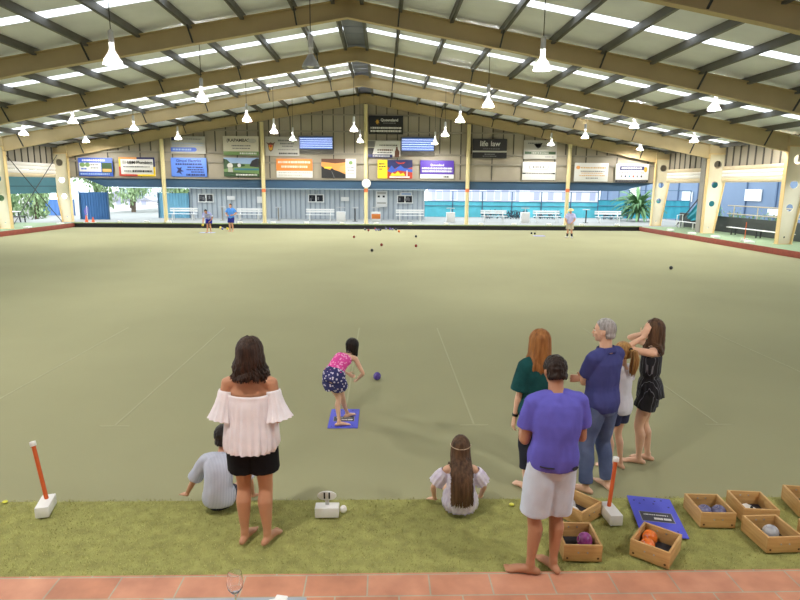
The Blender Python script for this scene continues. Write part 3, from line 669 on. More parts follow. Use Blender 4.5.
# ---- trees
def leaf_mat(n, c, c2): return mat('leaves_'+n, c, .7, col2=c2, vscale=1.3, spec=.2)
def tree(loc, h, r, m, lab, seed, n=900, group='trees beyond the hall', leaf=.35, trunk=True, name='tree', lowf=.12):
    t = thing(name, lab, 'tree' if name == 'tree' else 'shrub', loc, 0, group); rg = random.Random(seed)
    if trunk:
        q = MB(); q.tube([(0, 0, 0), (.1, 0, h*.3), (-.05, .1, h*.6), (0, 0, h*.8)], [r*.09, r*.07, r*.05, r*.02], 8)
        for k in range(5):
            a = rg.random()*6.28; z = h*rg.uniform(.3, .55); q.tube([(0, 0, z), (math.cos(a)*r*.35, math.sin(a)*r*.35, z+h*.12), (math.cos(a)*r*.7, math.sin(a)*r*.7, z+h*.22)], [r*.035, r*.025, r*.01], 6)
        q.build('trunk', mat('bark', (98, 84, 70), .9, var=.2, vscale=4), t)
    bm = bmesh.new(); cl = []
    for k in range(14):
        a = rg.random()*6.28; e = rg.uniform(0, 1)
        cl.append(V((math.cos(a)*r*.6*rg.random(), math.sin(a)*r*.6*rg.random(), (h*lowf if trunk else h*.12)+e*h*(.9-lowf if trunk else .55))))
    for k in range(n):
        c = rg.choice(cl); d = V((rg.gauss(0, 1), rg.gauss(0, 1), rg.gauss(0, .8))).normalized()*r*.42*rg.random()**.4
        p = c+d
        if p.z < .05: p.z = .05
        s, u = frame_of(V((rg.gauss(0, 1), rg.gauss(0, 1), rg.gauss(0, 1)+.4))); L = leaf*rg.uniform(.6, 1.3)
        w = s*L*.4; v = u*L
        bm.faces.new([bm.verts.new(x) for x in (p-v*.5, p+w*.5-v*.05, p+v*.5, p-w*.5-v*.05)])
    me = bpy.data.meshes.new('f'); bm.to_mesh(me); bm.free(); link('foliage', me, m, t, False)
    return t
LG = leaf_mat('light', (176, 196, 150), (128, 158, 108)); LD = leaf_mat('dark', (120, 150, 104), (88, 120, 80)); LB = leaf_mat('blue', (192, 208, 200), (146, 172, 160))  # leaf colours paled to carry the outdoor haze
for i, (px, d, h, r, m, lab) in enumerate(((98, 62, 7, 3.2, LG, 'light green tree rising above the dark blue screen'), (118, 66, 8, 3.6, LB, 'pale haze tinted tree past the edge of the dark blue screen'), (134, 60, 6.5, 2.6, LG, 'light green tree in the middle of the left hand garden opening'),
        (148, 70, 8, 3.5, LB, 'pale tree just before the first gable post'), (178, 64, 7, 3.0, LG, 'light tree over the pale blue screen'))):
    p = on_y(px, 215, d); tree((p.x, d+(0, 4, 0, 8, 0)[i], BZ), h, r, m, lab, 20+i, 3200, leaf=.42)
for i, (y, x, h, r, m, lab) in enumerate(((56, -31.5, 4.6, 2.2, LG, 'light green bushy tree seen in the middle of the last left bay'), (66, -42, 7, 3.2, LB, 'pale haze tinted tree behind the bushy one in the last left bay'), (52, -34.5, 4.5, 2.0, LB, 'pale bushy tree seen just past the second left column'), (59.5, -36, 5, 2.0, LD, 'darker tree seen beside the far left column'), (54, -39.5, 5.5, 2.2, LG, 'light green tree seen before the second left column'))):
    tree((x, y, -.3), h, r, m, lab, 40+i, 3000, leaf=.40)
# leafy palm like plant by the far right column
p = on_y(637, 222, 49.6); t = thing('palm_plant', 'large arching leafy palm plant by the far right column', 'plant', (p.x, 49.6, BZ)); rg = random.Random(5); t.scale = (1.15, 1.0, 1.4)
q = MB(); q.tube([(0, 0, 0), (.05, 0, .4), (0, 0, .8)], [.12, .1, .08], 8); q.build('stem', mat('bark', (98, 84, 70)), t)
bm = bmesh.new()
for k in range(110):
    a = rg.random()*2*PI; L = rg.uniform(1.3, 2.4); up = rg.uniform(.5, 1.5)
    base = V((0, 0, rg.uniform(.3, .9))); pr = None; nn = 9; side = V((-math.sin(a), math.cos(a), 0))
    for j in range(nn):
        f = j/(nn-1); pt = base + V((math.cos(a)*L*f*.85, math.sin(a)*L*f*.85, up*f*1.6 - L*.75*f*f)); w = side*(.10*math.sin(PI*min(f*.9+.08, 1)))
        if pt.z < .04: pt.z = .04
        cur = (bm.verts.new(pt-w), bm.verts.new(pt+V((0, 0, .03))), bm.verts.new(pt+w))
        if pr:
            bm.faces.new((pr[0], pr[1], cur[1], cur[0])); bm.faces.new((pr[1], pr[2], cur[2], cur[1]))
        pr = cur
me = bpy.data.meshes.new('f'); bm.to_mesh(me); bm.free(); link('frond', me, leaf_mat('palm', (122, 160, 108), (70, 108, 78)), t)
# dark low hedge along the turquoise fence
for i, (a, b) in enumerate(((482, 505), (506, 525), (535, 560), (600, 632))):
    A, B = on_y(a, 218, 52), on_y(b, 218, 52)
    for k in range(4):
        f = (k+.5)/4; x = A.x+(B.x-A.x)*f
        tree((x, 52, BZ), .95, .55, leaf_mat('purple', (72, 64, 84), (48, 58, 56)), 'low dark purple leaved shrub at the foot of the turquoise fence', 100+i*5+k, 140, 'dark shrubs along the turquoise fence', .16, False, 'shrub')

# ---- white benches on the far bank
def bench_parts(t, L, m=M_white):
    for i, y in enumerate((-.18, -.03, .12)): q = MB(); q.box((0, y, .45), (L, .12, .035)); q.build('seat_slat', m, t, bevel=.006)
    for z in (.68, .84): q = MB(); q.box((0, .26, z), (L, .03, .12)); q.build('back_slat', m, t, bevel=.006)
    for x in (-L*.36, L*.36):
        q = MB(); q.bar((x, -.2, 0), (x, -.18, .44), .06, .06); q.bar((x, .2, 0), (x, .24, .9), .06, .06); q.bar((x, -.2, .42), (x, .22, .42), .05, .05); q.build('leg', m, t)
def bench(x, y, L, lab, rz=0, grp='white benches on the far bank', z=BZ):
    t = thing('bench', lab, 'bench', (x, y, z), rz, grp); bench_parts(t, L); return t
for px, w, lab in ((183, 27, 'white bench beside the first gable post'), (249, 25, 'white bench before the second gable post, behind the player in blue'), (320, 28, 'white bench below the middle shed window'), (410, 28, 'white bench below the last shed window'),
                   (494, 26, 'white bench just past the fourth post from the edge, before turquoise mesh'), (547, 27, 'white bench before turquoise mesh and the last gable post'), (609, 27, 'white bench between the last gable post and the leafy palm')):
    p = on_y(px, 215, 47.5); bench(p.x, 47.5, w/CAM_F*47.5, lab)
# bins, stands and marker blocks
def cabinet(px, w, h, d, m, lab, cat='box', top=None, name='score_stand'):
    p = on_y(px, 217, 46.6); t = thing(name, lab, cat, (p.x, 46.6, BZ), 0, None)
    q = MB(); q.box((0, 0, h/2), (w, d, h)); q.build('body', m, t, bevel=.015)
    if top: q = MB(); q.box((0, 0, h*.55), (w*.95, d+.02, h*.5)); q.build('front_panel', top, t, bevel=.01)
    q = MB(); q.box((0, 0, h+.32), (w*.95, .1, .06)); q.cyl((0, 0, h), (0, 0, h+.32), .03, n=8); q.build('score_bar', M_hous, t)
cabinet(341, .68, .75, .4, M_white, 'white scorer stand under the small notice before the clock post')
cabinet(376, .72, .75, .4, M_white, 'white stand with an orange front just past the clock post', top=ink('orange'))
cabinet(450.5, .66, .75, .4, M_white, 'white scorer stand between the turquoise mesh posts, before the fourth post')
cabinet(525, .66, .8, .4, M_white, 'white scorer stand between two benches in front of turquoise mesh')
for px, lab in ((222.5, 'thin grey stand with a flat top behind the two far players'), (278.5, 'thin grey stand with a flat top past the second post'), (355, 'thin grey stand with a flat top just before the clock post'), (586, 'dark thin stand past the last gable post')):
    p = on_y(px, 217, 46.8); t = thing('scoreboard_stand', lab, 'stand', (p.x, 46.8, BZ)); q = MB(); q.cyl((0, 0, 0), (0, 0, 1.0), .05, n=8); q.cyl((0, 0, 0), (0, 0, .03), .2, n=14); q.build('pole', M_dark if px > 340 else M_girt, t); q = MB(); q.box((0, 0, 1.03), (.5, .3, .06)); q.build('top_tray', M_hous, t, bevel=.01)
for i, px in enumerate((120, 147, 169, 240, 273, 306.5, 342, 376, 410, 446, 481, 514, 549, 582, 617)):
    p = on_y(px, 222, 42.9); q = MB(); q.box((0, 0, .07), (.32, .16, .14)); o = q.build('rink_marker', M_white, None, bevel=.01); o.location = (p.x, 42.9, BZ+.03)
    tag(o, 'small white rink marker block on the far bank edge', 'marker', 'rink markers on the far bank')
for i, y in enumerate((33.4, 36.0, 38.8, 30.2)):
    q = MB(); q.box((0, 0, .05), (.3, .45, .1)); o = q.build('rink_marker', M_white, None, bevel=.01); o.location = (GR+.45, y, BZ); tag(o, 'small white marker block lying on the right bank edge', 'marker', 'rink markers on the right bank')
for i, y in enumerate((37.6, 41.4)):
    q = MB(); q.box((0, 0, .04), (.3, .45, .08)); o = q.build('rink_marker', M_white, None, bevel=.01); o.location = (GL-.35, y, BZ); tag(o, 'small white marker block lying on the left bank', 'marker', 'rink markers on the left bank')
# white block with short orange pole on the right bank, at the back corner cones on the left
def pole_block(x, y, z, lab, h=.95, grp=None):
    t = thing('boundary_marker', lab, 'marker', (x, y, z), 0, grp); q = MB(); q.box((0, 0, .06), (.32, .16, .12)); q.build('block', M_white, t, bevel=.01)
    q = MB(); q.cyl((0, 0, .12), (0, 0, h), .022, n=8); q.build('pole', mat('orange_pole', (206, 92, 40), .5), t)
pole_block(GR+.8, 31.2, BZ, 'white block with a thin orange pole on the right bank', 1.0)
def cone(px, lab, h):
    p = on_y(px, 219, 42.7); t = thing('traffic_cone', lab, 'cone', (p.x, 42.7, BZ+.03)); q = MB(); q.box((0, 0, .015), (.3, .3, .03)); q.build('base', M_white, t); q = MB(); q.lathe([(.11, .03), (.03, h)], n=14); q.build('cone', mat('cone_orange', (226, 96, 50), .5), t)
cone(86.5, 'orange cone on a white foot by the far left column', .5); cone(93, 'smaller orange cone at the corner of the left bank', .38)
t = thing('pennant', 'thin violet pennant on a stick behind the orange cones', 'flag', (on_y(87.6, 219, 43.6).x, 43.6, BZ))
q = MB(); q.cyl((0, 0, 0), (0, 0, 1.15), .02, n=8); q.build('stick', M_white, t)
q = MB(); q.prism([(-.02, 1.12), (-.02, .45), (-.16, .55), (-.2, .8)], lambda u, v, w: V((u, -.01+w, v)), .03); q.prism([(-.02, 1.15), (.1, 1.0), (.06, .6), (-.02, .5)], lambda u, v, w: V((u, .0+w, v)), .03); q.build('cloth', mat('violet_cloth', (120, 112, 200), .8), t)

# ---- right hand side: low wall, benches, rail, building
q = MB(); q.bb(XR+2.1, XR+2.3, 8, 44, BZ, 1.25); o = struct('wall_right_low', q, mat('dark_green_wall', (62, 68, 66), .8, var=.1, vscale=1), 'low dark wall behind the benches on the right', 'wall')
for i, (y, L, lab) in enumerate(((40.2, 4.4, 'long white bench in the last bay on the right hand side'), (33.2, 5.8, 'long white bench in the second bay on the right hand side'), (25.8, 5.6, 'long white bench in the third bay on the right hand side'))):
    t = thing('bench', lab, 'bench', (XR+1.35, y, BZ), -PI/2, 'long benches on the right bank')
    for yy in (-.14, .02): q = MB(); q.box((0, yy, .43), (L, .15, .035)); q.build('seat_slat', M_white, t, bevel=.006)
    for x in (-L*.42, 0, L*.42): q = MB(); q.bar((x, -.15, 0), (x, -.15, .41), .06, .06); q.bar((x, .1, 0), (x, .1, .41), .06, .06); q.build('leg', M_white if i == 0 else M_dark, t)
    if i == 0: q = MB(); q.tube([(-L/2, -.2, 0), (-L/2, -.2, .85), (-L/2, .2, .9), (-L/2, .2, 0)], .03, 8); q.build('arm_rail', M_white, t)
q = MB()
for z in (1.45, 1.95): q.cyl((XR+2.2, 8, z), (XR+2.2, 38, z), .035, n=8)
y = 8.5
while y < 38.5: q.cyl((XR+2.2, y, 1.25), (XR+2.2, y, 1.97), .03, n=8); y += 2.4
o = q.build('railing', mat('tan_rail', (190, 176, 150), .5), None); tag(o, 'pale tube railing above the low dark wall on the right', 'railing')
q = MB(); q.bb(31, 38, 38, 86, -.3, 8.5); o = q.build('building', mat('blue_facade', (98, 120, 146), .5, var=.08, vscale=.4), None); tag(o, 'long blue panelled building outside the right hand openings', 'building', None, 'thing')
for y in range(39, 86, 4): q = MB(); q.bb(30.9, 31.0, y, y+.15, -.3, 8.5); q.build('panel_joint', mat('facade_joint', (76, 98, 126), .5), o)
for (y, z, w, h) in ((50.0, 2.5, 2.2, .95), (46.6, 1.2, 2.4, .5), (45.4, 2.55, .8, .8), (61, 2.2, 2, 1.0), (74, 2.6, 3, 1.2)): q = MB(); q.bb(30.85, 30.95, y-w/2, y+w/2, z-h/2, z+h/2); q.build('window', M_white if w != .8 else mat('tan_sign', (196, 160, 150)), o)
for i, y in enumerate((37, 39.4, 41.8, 34.6, 32.2)):
    tree((XR+3.6, y, .2), 1.9, .9, LD, 'dark green shrub behind the tan railing on the right', 60+i, 160, 'shrubs behind the railing', .22, False, 'shrub')
# slanted teal sail in the last right bay
q = MB(); A = V((XR+1.9, 42.6, 1.0)); B = V((XR+1.9, 39.2, 3.5)); C = V((XR+1.9, 38.2, 1.3)); D = V((XR+1.9, 41.8, .75))
n = 10; g = [[(A.lerp(B, j/n)).lerp(D.lerp(C, j/n), i/n) + V((.08*math.sin(i*1.1), 0, 0)) for j in range(n+1)] for i in range(n+1)]
for off in (0, .025):
    for i in range(n):
        for j in range(n): q.face([g[a][b]+V((off, 0, 0)) for a, b in ((i, j), (i+1, j), (i+1, j+1), (i, j+1))])
o = q.build('shade_sail', mat('teal_sail', (36, 140, 160), .7, var=.12, vscale=2), None); tag(o, 'slanted teal shade cloth in the last bay on the right', 'shade cloth')
q = MB(); q.cyl((XR+1.7, 43.6, BZ), (XR+1.7, 39.0, 3.6), .04, n=8); o = q.build('brace_pole', M_dark, None); tag(o, 'dark slanting pole carrying the teal shade cloth', 'pole')
# lime chair
p = on_z(797, 247, BZ); t = thing('plastic_chair', 'lime green plastic chair beside the third right hand column', 'chair', (XR+.9, 27.9, BZ), PI/2)
M_lime = mat('lime_plastic', (170, 216, 90), .4)
q = MB(); q.box((0, 0, .45), (.46, .44, .04)); q.build('seat', M_lime, t, bevel=.012)
q = MB(); q.box((0, .21, .68), (.44, .03, .4), Matrix.Rotation(-.15, 3, 'X')); q.build('backrest', M_lime, t, bevel=.012)
for x in (-.19, .19):
    for y in (-.18, .18): q = MB(); q.cyl((x, y, .43), (x*1.15, y*1.15, 0), .02, n=8); q.build('leg', M_lime, t)
# cross bracing cables at the left side and picnic tables outside
q = MB(); q.cyl((XL-.4, 37.4, .3), (XL-.4, 43.4, 4.9), .025, n=6); o = q.build('brace_cable', M_dark, None); tag(o, 'dark bracing cable rising towards the gable in the last left bay', 'cable')
q = MB(); q.cyl((XL-.48, 43.4, .3), (XL-.48, 37.4, 4.9), .025, n=6); o = q.build('brace_cable', M_dark, None); tag(o, 'dark bracing cable falling towards the gable in the last left bay', 'cable')
for i, (x, y) in enumerate(((-25.6, 42.2), (-25.4, 39.4))):
    t = thing('picnic_table', ('white table outside the last bay on the left, next to the far column', 'white table outside the last bay on the left, nearer the second column')[i], 'table', (x, y, BZ), PI/2, 'picnic tables on the left')
    q = MB(); q.box((0, 0, .74), (1.8, .75, .05)); q.build('tabletop', M_white, t, bevel=.01)
    for xx in (-.7, .7):
        for yy in (-.28, .28): q = MB(); q.bar((xx, yy*1.2, 0), (xx, yy*.8, .72), .07, .06); q.build('leg', M_dark, t)
    for yy in (-.65, .65): q = MB(); q.box((0, yy, .44), (1.8, .26, .04)); q.bar((-.7, yy, 0), (-.7, yy, .42), .06, .06); q.bar((.7, yy, 0), (.7, yy, .42), .06, .06); q.build('bench_seat', M_dark, t)
# ================================================================ near things
M_wood = mat('crate_pine', (214, 174, 114), .55, col2=(190, 146, 90), vscale=5, stretch=(1, 1, 9), bump=.1, bscale=30)
M_felt = mat('crate_lining', (44, 42, 46), .9)
M_steel = mat('bright_steel', (190, 190, 190), .3, metal=.8)
def marble(name, a, b):
    return mat(name, a, .22, col2=b, vscale=14)
BOWL = dict(magenta=marble('bowl_magenta', (120, 34, 112), (186, 96, 170)), orange=marble('bowl_orange', (216, 96, 24), (240, 138, 60)), blue=marble('bowl_blue', (74, 74, 120), (150, 150, 184)), grey=marble('bowl_grey', (150, 154, 164), (208, 210, 214)),
            purple=marble('bowl_purple', (70, 48, 132), (96, 74, 160)), black=mat('bowl_black', (34, 34, 40), .3), maroon=marble('bowl_maroon', (120, 40, 40), (160, 70, 60)), white=marble('bowl_white', (222, 216, 214), (238, 236, 232)), yellow=mat('bowl_yellow', (220, 196, 60), .35))
def bowl_ball(loc, kind, lab, grp=None, r=.062, name='lawn_bowl', tilt=(0, 0, 0)):
    q = MB(); q.ell((0, 0, 0), (r*.93, r, r), n=24, m=14); o = link(name, q.mesh(), BOWL[kind], None, True, 80)
    o.location = (loc[0], loc[1], loc[2]+r*.985); o.rotation_euler = tilt
    tag(o, lab, 'bowl' if name == 'lawn_bowl' else 'ball', grp)
    for s in (-1, 1):
        q = MB(); q.rings([[V((s*r*.93*math.sqrt(max(0, 1-(k_/r)**2))+s*.0012, k_*math.cos(2*PI*i/18), k_*math.sin(2*PI*i/18))) for i in range(18)] for k_ in (r*.42, r*.36)], caps=False); 
        if name == 'lawn_bowl' and r > .055: q.build('disc_ring', mat('bowl_ring', (150, 140, 150), .4), o)
    return o
def crate(c, rz, lab, w=.295, l=.33, h=.135):
    t = thing('wooden_crate', lab, 'crate', (c[0], c[1], NZ+.012), rz, 'pine crates for bowls on the turf'); T = .018
    q = MB(); q.box((0, 0, .008), (w-.002, l-.002, .016)); q.build('base', M_felt, t)
    for s in (-1, 1):
        q = MB(); q.box((s*(w/2-T/2), 0, h/2), (T, l-2*T, h)); q.build('side_panel', M_wood, t, bevel=.002)
        q = MB(); q.box((0, s*(l/2-T/2), h/2), (w, T, h)); e = q.build('end_panel', M_wood, t, bevel=.002)
        for x in (-.035, .035):
            q = MB(); q.cyl((x, s*(l/2)-s*.001, h*.55), (x, s*(l/2)+s*.003, h*.55), .007, n=10); q.build('screw', M_steel, e)
            q = MB(); q.cyl((x, s*(l/2-T)+s*.001, h*.75), (x, s*(l/2-T)-s*.003, h*.75), .007, n=10); q.build('screw', M_steel, e)
        q = MB()
        for x in (-w/2+.03, w/2-.03): q.cyl((x, s*(l/2)-s*.001, h*.2), (x, s*(l/2)+s*.0015, h*.2), .009, n=10)
        q.build('knot', mat('wood_knot', (90, 56, 30), .7), e)
    return t
zc = NZ+.012+.016
CR = dict(A=((1.70, 4.80), math.radians(38)), B=((1.55, 4.28), math.radians(-3)), C=((2.157, 4.225), math.radians(-41)), D=((2.853, 4.725), math.radians(-3)), E=((3.265, 4.775), math.radians(-6)), F=((3.175, 4.368), math.radians(2)), G=((3.83, 4.86), math.radians(-10)), H=((3.60, 4.30), math.radians(-4)))
crate(*CR['A'], 'pine crate turned at an angle just left of the white block with the orange pole')
crate(*CR['B'], 'pine crate holding one magenta bowl beside the man in violet blue')
crate(*CR['C'], 'pine crate holding two orange bowls, turned askew in front of the blue mat')
crate(*CR['D'], 'pine crate with two dark blue bowls, next after the blue mat')
crate(*CR['E'], 'pine crate with pale papers inside, rear one touching the crate with a grey bowl')
crate(*CR['F'], 'pine crate holding a single grey bowl, front one of the touching pair')
crate(*CR['G'], 'pine crate cut by the photo edge, far back on the turf')
crate(*CR['H'], 'pine crate barely entering at the photo edge beside the grey bowl crate')
bowl_ball((1.606, 4.27, zc), 'magenta', 'magenta marbled bowl lying in the crate beside the man in violet blue', None, .064, tilt=(.4, .3, 0))
bowl_ball((2.145, 4.31, zc), 'orange', 'orange bowl at the back corner of the askew crate', 'orange bowls', .06, tilt=(.3, .2, .5))
bowl_ball((2.075, 4.195, zc), 'orange', 'orange bowl in the front corner of the askew crate', 'orange bowls', .06, tilt=(.1, .5, .2))
bowl_ball((2.795, 4.70, zc), 'blue', 'dark blue marbled bowl, nearer the blue mat of two in their crate', 'dark blue bowls', .06, tilt=(.3, 1.2, 0))
bowl_ball((2.918, 4.69, zc), 'blue', 'dark blue marbled bowl beside its twin, further from the blue mat', 'dark blue bowls', .06, tilt=(.3, 1.0, 0))
bowl_ball((3.17, 4.37, zc), 'grey', 'pale grey marbled bowl alone in the front crate of the touching pair', None, .062, tilt=(.3, 1.3, 0))
bowl_ball((1.66, 4.83, zc), 'grey', 'pale grey bowl in the angled crate by the orange pole', 'bowls in the angled crate', .056)
bowl_ball((1.66, 4.71, zc), 'white', 'white bowl in the angled crate by the orange pole', 'bowls in the angled crate', .05)
def papers(c, rz, lab):
    q = MB(); q.box((0, 0, .004), (.14, .2, .008)); q.box((.02, .01, .012), (.13, .19, .006), Matrix.Rotation(.15, 3, 'Z')); o = q.build('score_cards', M_white, None); o.location = (*c, zc); o.rotation_euler = (0, 0, rz); tag(o, lab, 'papers')
    q = MB(); q.tube([(.0, -.04, .022), (.05, .03, .022)], .012, 8); q.build('pen', M_black, o)
papers((3.25, 4.78), .2, 'white cards and a black pen lying inside the rear pine crate')
# mats
M_mat = mat('mat_blue', (86, 92, 214), .75, var=.04, vscale=4, bump=.2, bscale=120)
def bowls_mat(c, rz, z, lab):
    t = thing('bowls_mat', lab, 'mat', (c[0], c[1], z), rz, 'blue bowls mats'); q = MB(); q.box((0, 0, .004), (.375, .64, .008)); q.build('mat_sheet', M_mat, t, bevel=.002)
    q = MB(); q.box((0, -.03, .0085), (.26, .15, .003)); p = q.build('label_panel', mat('mat_label', (62, 62, 72), .6), t)
    q = MB(); q.box((0, -.03, .0082), (.272, .162, .002)); q.build('label_border', mat('mat_label_edge', (150, 150, 170), .6), t)
    q = MB(); r = random.Random(4)
    for (x0, x1, y) in ((-.03, .04, -.06), (.05, .11, -.06)):
        x = x0
        while x < x1: w = r.uniform(.008, .016); q.box((x+w/2, y, .0105), (w*.85, .03, .002)); x += w
    x = -.1
    while x < .1: w = r.uniform(.008, .02); q.box((x, .0, .0105), (w*.7, .012, .002)); x += w
    q.build('lettering', M_white, p)
    q = MB()
    for x, y in ((-.14, .24), (-.05, .26), (.04, .25), (.1, .27), (-.1, .19), (.12, -.24), (-.14, -.27), (.02, .2), (.14, .16), (-.02, -.28), (.08, -.27)): q.cyl((x, y, .0078), (x, y, .0088), .009, n=10)
    q.build('dimple', mat('mat_dark_blue', (52, 54, 130), .7), t)
bowls_mat((-.49, 7.345), 0, .001, 'blue bowls mat under the bare feet of the bowling girl')
bowls_mat((2.40, 4.745), math.radians(-12), NZ+.014, 'blue bowls mat lying on the turf among the crates')
# marker blocks with leaning poles
def pole_marker(c, rz, lean, lab, L):
    t = thing('boundary_marker', lab, 'marker', (c[0], c[1], NZ+.008), 0, 'orange pole markers on the turf'); R = Matrix.Rotation(rz, 3, 'Z')
    q = MB(); q.box((0, 0, .052), (.108, .245, .095), R); q.box((0, 0, .003), (.095, .225, .012), R); q.build('block', M_white, t, bevel=.008)
    b = R @ V((0, .04, .1)); e = b + V(lean)*L
    q = MB(); q.cyl(b-V(lean)*.01, e, .017, n=14); q.build('pole', mat('orange_pole', (206, 92, 40), .5), t)
    q = MB(); q.cyl(e-V(lean)*.02, e+V(lean)*.02, .026, n=14); q.build('pole_cap', M_white, t, bevel=.004)
pole_marker((-2.94, 4.91), math.radians(14), V((-.20, .12, .95)).normalized(), 'white block with a leaning orange pole beyond the woman in the white blouse', .50)
pole_marker((1.985, 4.72), math.radians(4), V((.11, .1, .98)).normalized(), 'white block with an orange pole between the angled crate and the blue mat', .42)
# rink number block and jack
t = thing('rink_number_block', 'white block carrying an oval disc numbered 11 on the turf edge', 'marker', (-.475, 4.805, NZ+.008))
q = MB(); q.box((0, 0, .052), (.205, .105, .09)); q.build('block', M_white, t, bevel=.006)
q = MB(); q.bar((0, .01, .1), (0, .015, .2), .032, .012, side=(1, 0, 0)); q.build('stalk', M_hous, t)
q = MB(); q.rings([[V((.082*math.cos(2*PI*k/28), y, .185+.042*math.sin(2*PI*k/28)+.005)) for k in range(28)] for y in (-.010, .004)]); d = q.build('number_disc', M_white, t, bevel=.002)
for dx in (-.021, .021): me = text_mesh('1', .075, bold=.003); me.transform(Matrix.Translation((dx, -.013, .191)) @ Matrix.Rotation(PI/2, 4, 'X')); link('lettering', me, M_black, d, False)
bowl_ball((-.338, 4.855, NZ+.006), 'white', 'white jack ball touching the block numbered 11', None, .034, 'jack_ball')
# bowls out on the green
bowl_ball((-.08, 8.92, 0), 'purple', 'purple bowl just delivered, rolling ahead of the bowling girl', None, .064, tilt=(0, .2, 0))
far = [((354, 237), 'maroon'), ((381.5, 245), 'maroon'), ((372, 250.5), 'black'), ((416, 236.5), 'black'), ((416, 246), 'maroon'), ((399, 231.5), 'orange'), ((368.5, 230.5), 'maroon'), ((365, 229.5), 'black'), ((376, 230), 'blue'), ((378.5, 230.1), 'blue'), ((380.5, 229.9), 'black'), ((375, 228.6), 'maroon'), ((386, 228.9), 'blue'), ((390, 229), 'purple'), ((396, 229.5), 'black'), ((392.5, 229.4), 'blue')]
labs = ['maroon bowl alone on the green, left of the spread short of the far head', 'maroon bowl alone on the green, short of the far head, second closest to the camera', 'black bowl on the green, closest to the camera of those short of the head', 'black bowl alone on the green, below the last shed window bench', 'maroon bowl on the green, right and short of the far head', 'orange bowl at the end of the far cluster', 'maroon bowl at the start of the far cluster', 'black bowl at the very start of the far cluster', 'first of three blue bowls close together in the far cluster', 'second of three bowls close together in the far cluster', 'black one of three bowls close together in the far cluster', 'maroon bowl deepest in the far cluster by the ditch', 'blue bowl in the middle of the far cluster', 'purple bowl in the middle of the far cluster', 'black bowl next to the orange one in the far cluster', 'blue bowl between purple and black ones in the far cluster']
for ((px, py), k), lab in zip(far, labs):
    p = on_z(px, py, .06); y = min(p.y, 41.9); bowl_ball((p.x*y/p.y, y, 0), k, lab, 'bowls at the far end of the green', .075)
for (px, py), k, lab in (((671, 268), 'black', 'single black bowl alone far over on the open green'), ((531.5, 233.3), 'black', 'black bowl, first of a pair near the hatted player'), ((534.8, 233.6), 'black', 'black bowl, second of a pair near the hatted player')):
    p = on_z(px, py, .06); bowl_ball((p.x, p.y, 0), k, lab, None, .07)
p = on_z(539, 236, 0)
q = MB(); q.box((0, 0, .006), (.7, .5, .012)); o = q.build('bowls_mat', mat('mat_lavender', (150, 150, 222), .8), None); o.location = (p.x, p.y, .001); tag(o, 'small pale lavender mat on the green by the hatted player', 'mat')
for (px, py), k, lab in (((220.5, 226.9), 'yellow', 'yellow bowl lying farthest back between the two far players'), ((227.5, 229), 'yellow', 'yellow bowl lying by the feet of the far player in blue'), ((222.5, 228.9), 'blue', 'blue bowl lying between the two far players')):
    p = on_z(px, py, .06); y = min(p.y, 41.5); bowl_ball((p.x*y/p.y, y, 0), k, lab, None, .09)
p = on_z(208, 232.5, 0); q = MB(); q.box((0, 0, .006), (.9, .6, .012)); o = q.build('bowls_mat', mat('mat_pale', (170, 180, 214), .8), None); o.location = (p.x, 38.2, .001); tag(o, 'pale mat under the feet of the bending far player', 'mat')
# yellow plug in the turf and little bright things by the boy
for (px, py), c, lab in (((511.5, 504.5), (222, 220, 60), 'small yellow disc on the turf between the seated girl and the man in violet blue'), ((5, 501.8), (222, 220, 60), 'small yellow disc on the turf edge by the leaning orange pole')):
    p = on_z(px, py, NZ+.01); q = MB(); q.lathe([(.02, 0), (.024, .006), (.018, .012)], n=14); o = q.build('marker_disc', mat('yellow_disc', c, .5), None); o.location = (p.x, p.y, NZ+.006); tag(o, lab, 'disc')
# high table edge with glass and paper
tz = .95
mt = MB(); mt.bb(-1.07, -.37, 2.15, 2.665, tz-.035, tz)
t = thing('bar_table', 'grey topped high table just entering at the bottom of the photo', 'table', (-.72, 2.4, NZ+.012))
q = MB(); q.box((0, .0, tz-.15), (.70, .52, .035)); q.build('tabletop', mat('table_grey', (150, 158, 172), .4), t, bevel=.006)
mt.bm.free()
for x in (-.3, .3):
    for y in (-.2, .2): q = MB(); q.cyl((x, y, 0), (x, y, tz-.165), .02, n=10); q.build('leg', M_dark, t)
ztop = NZ+.012+tz-.1325
g = thing('wine_glass', 'clear stemmed wine glass standing on the grey table edge', 'glass', (-.70, 2.585, ztop+.001))
prof = [(.001, .003), (.033, .0015), (.034, .004), (.006, .009), (.004, .03), (.005, .075), (.02, .085), (.036, .11), (.04, .135), (.037, .16), (.033, .185), (.0318, .185), (.0355, .16), (.0385, .135), (.0345, .111), (.018, .088), (.001, .084)]
q = MB(); q.rings([[V((r*math.cos(2*PI*k/28), r*math.sin(2*PI*k/28), z)) for k in range(28)] for r, z in prof], caps=False); link('glass_bowl', q.mesh(), glass_mat('clear_glass'), g, True, 80)
q = MB(); q.box((0, 0, .012), (.09, .06, .02), Matrix.Rotation(.3, 3, 'Z')); q.box((.01, .01, .026), (.06, .05, .012), Matrix.Rotation(-.2, 3, 'Z')); o = q.build('paper_napkin', M_white, None, bevel=.006); o.location = (-.50, 2.60, ztop); tag(o, 'crumpled white napkin on the grey table edge', 'napkin')
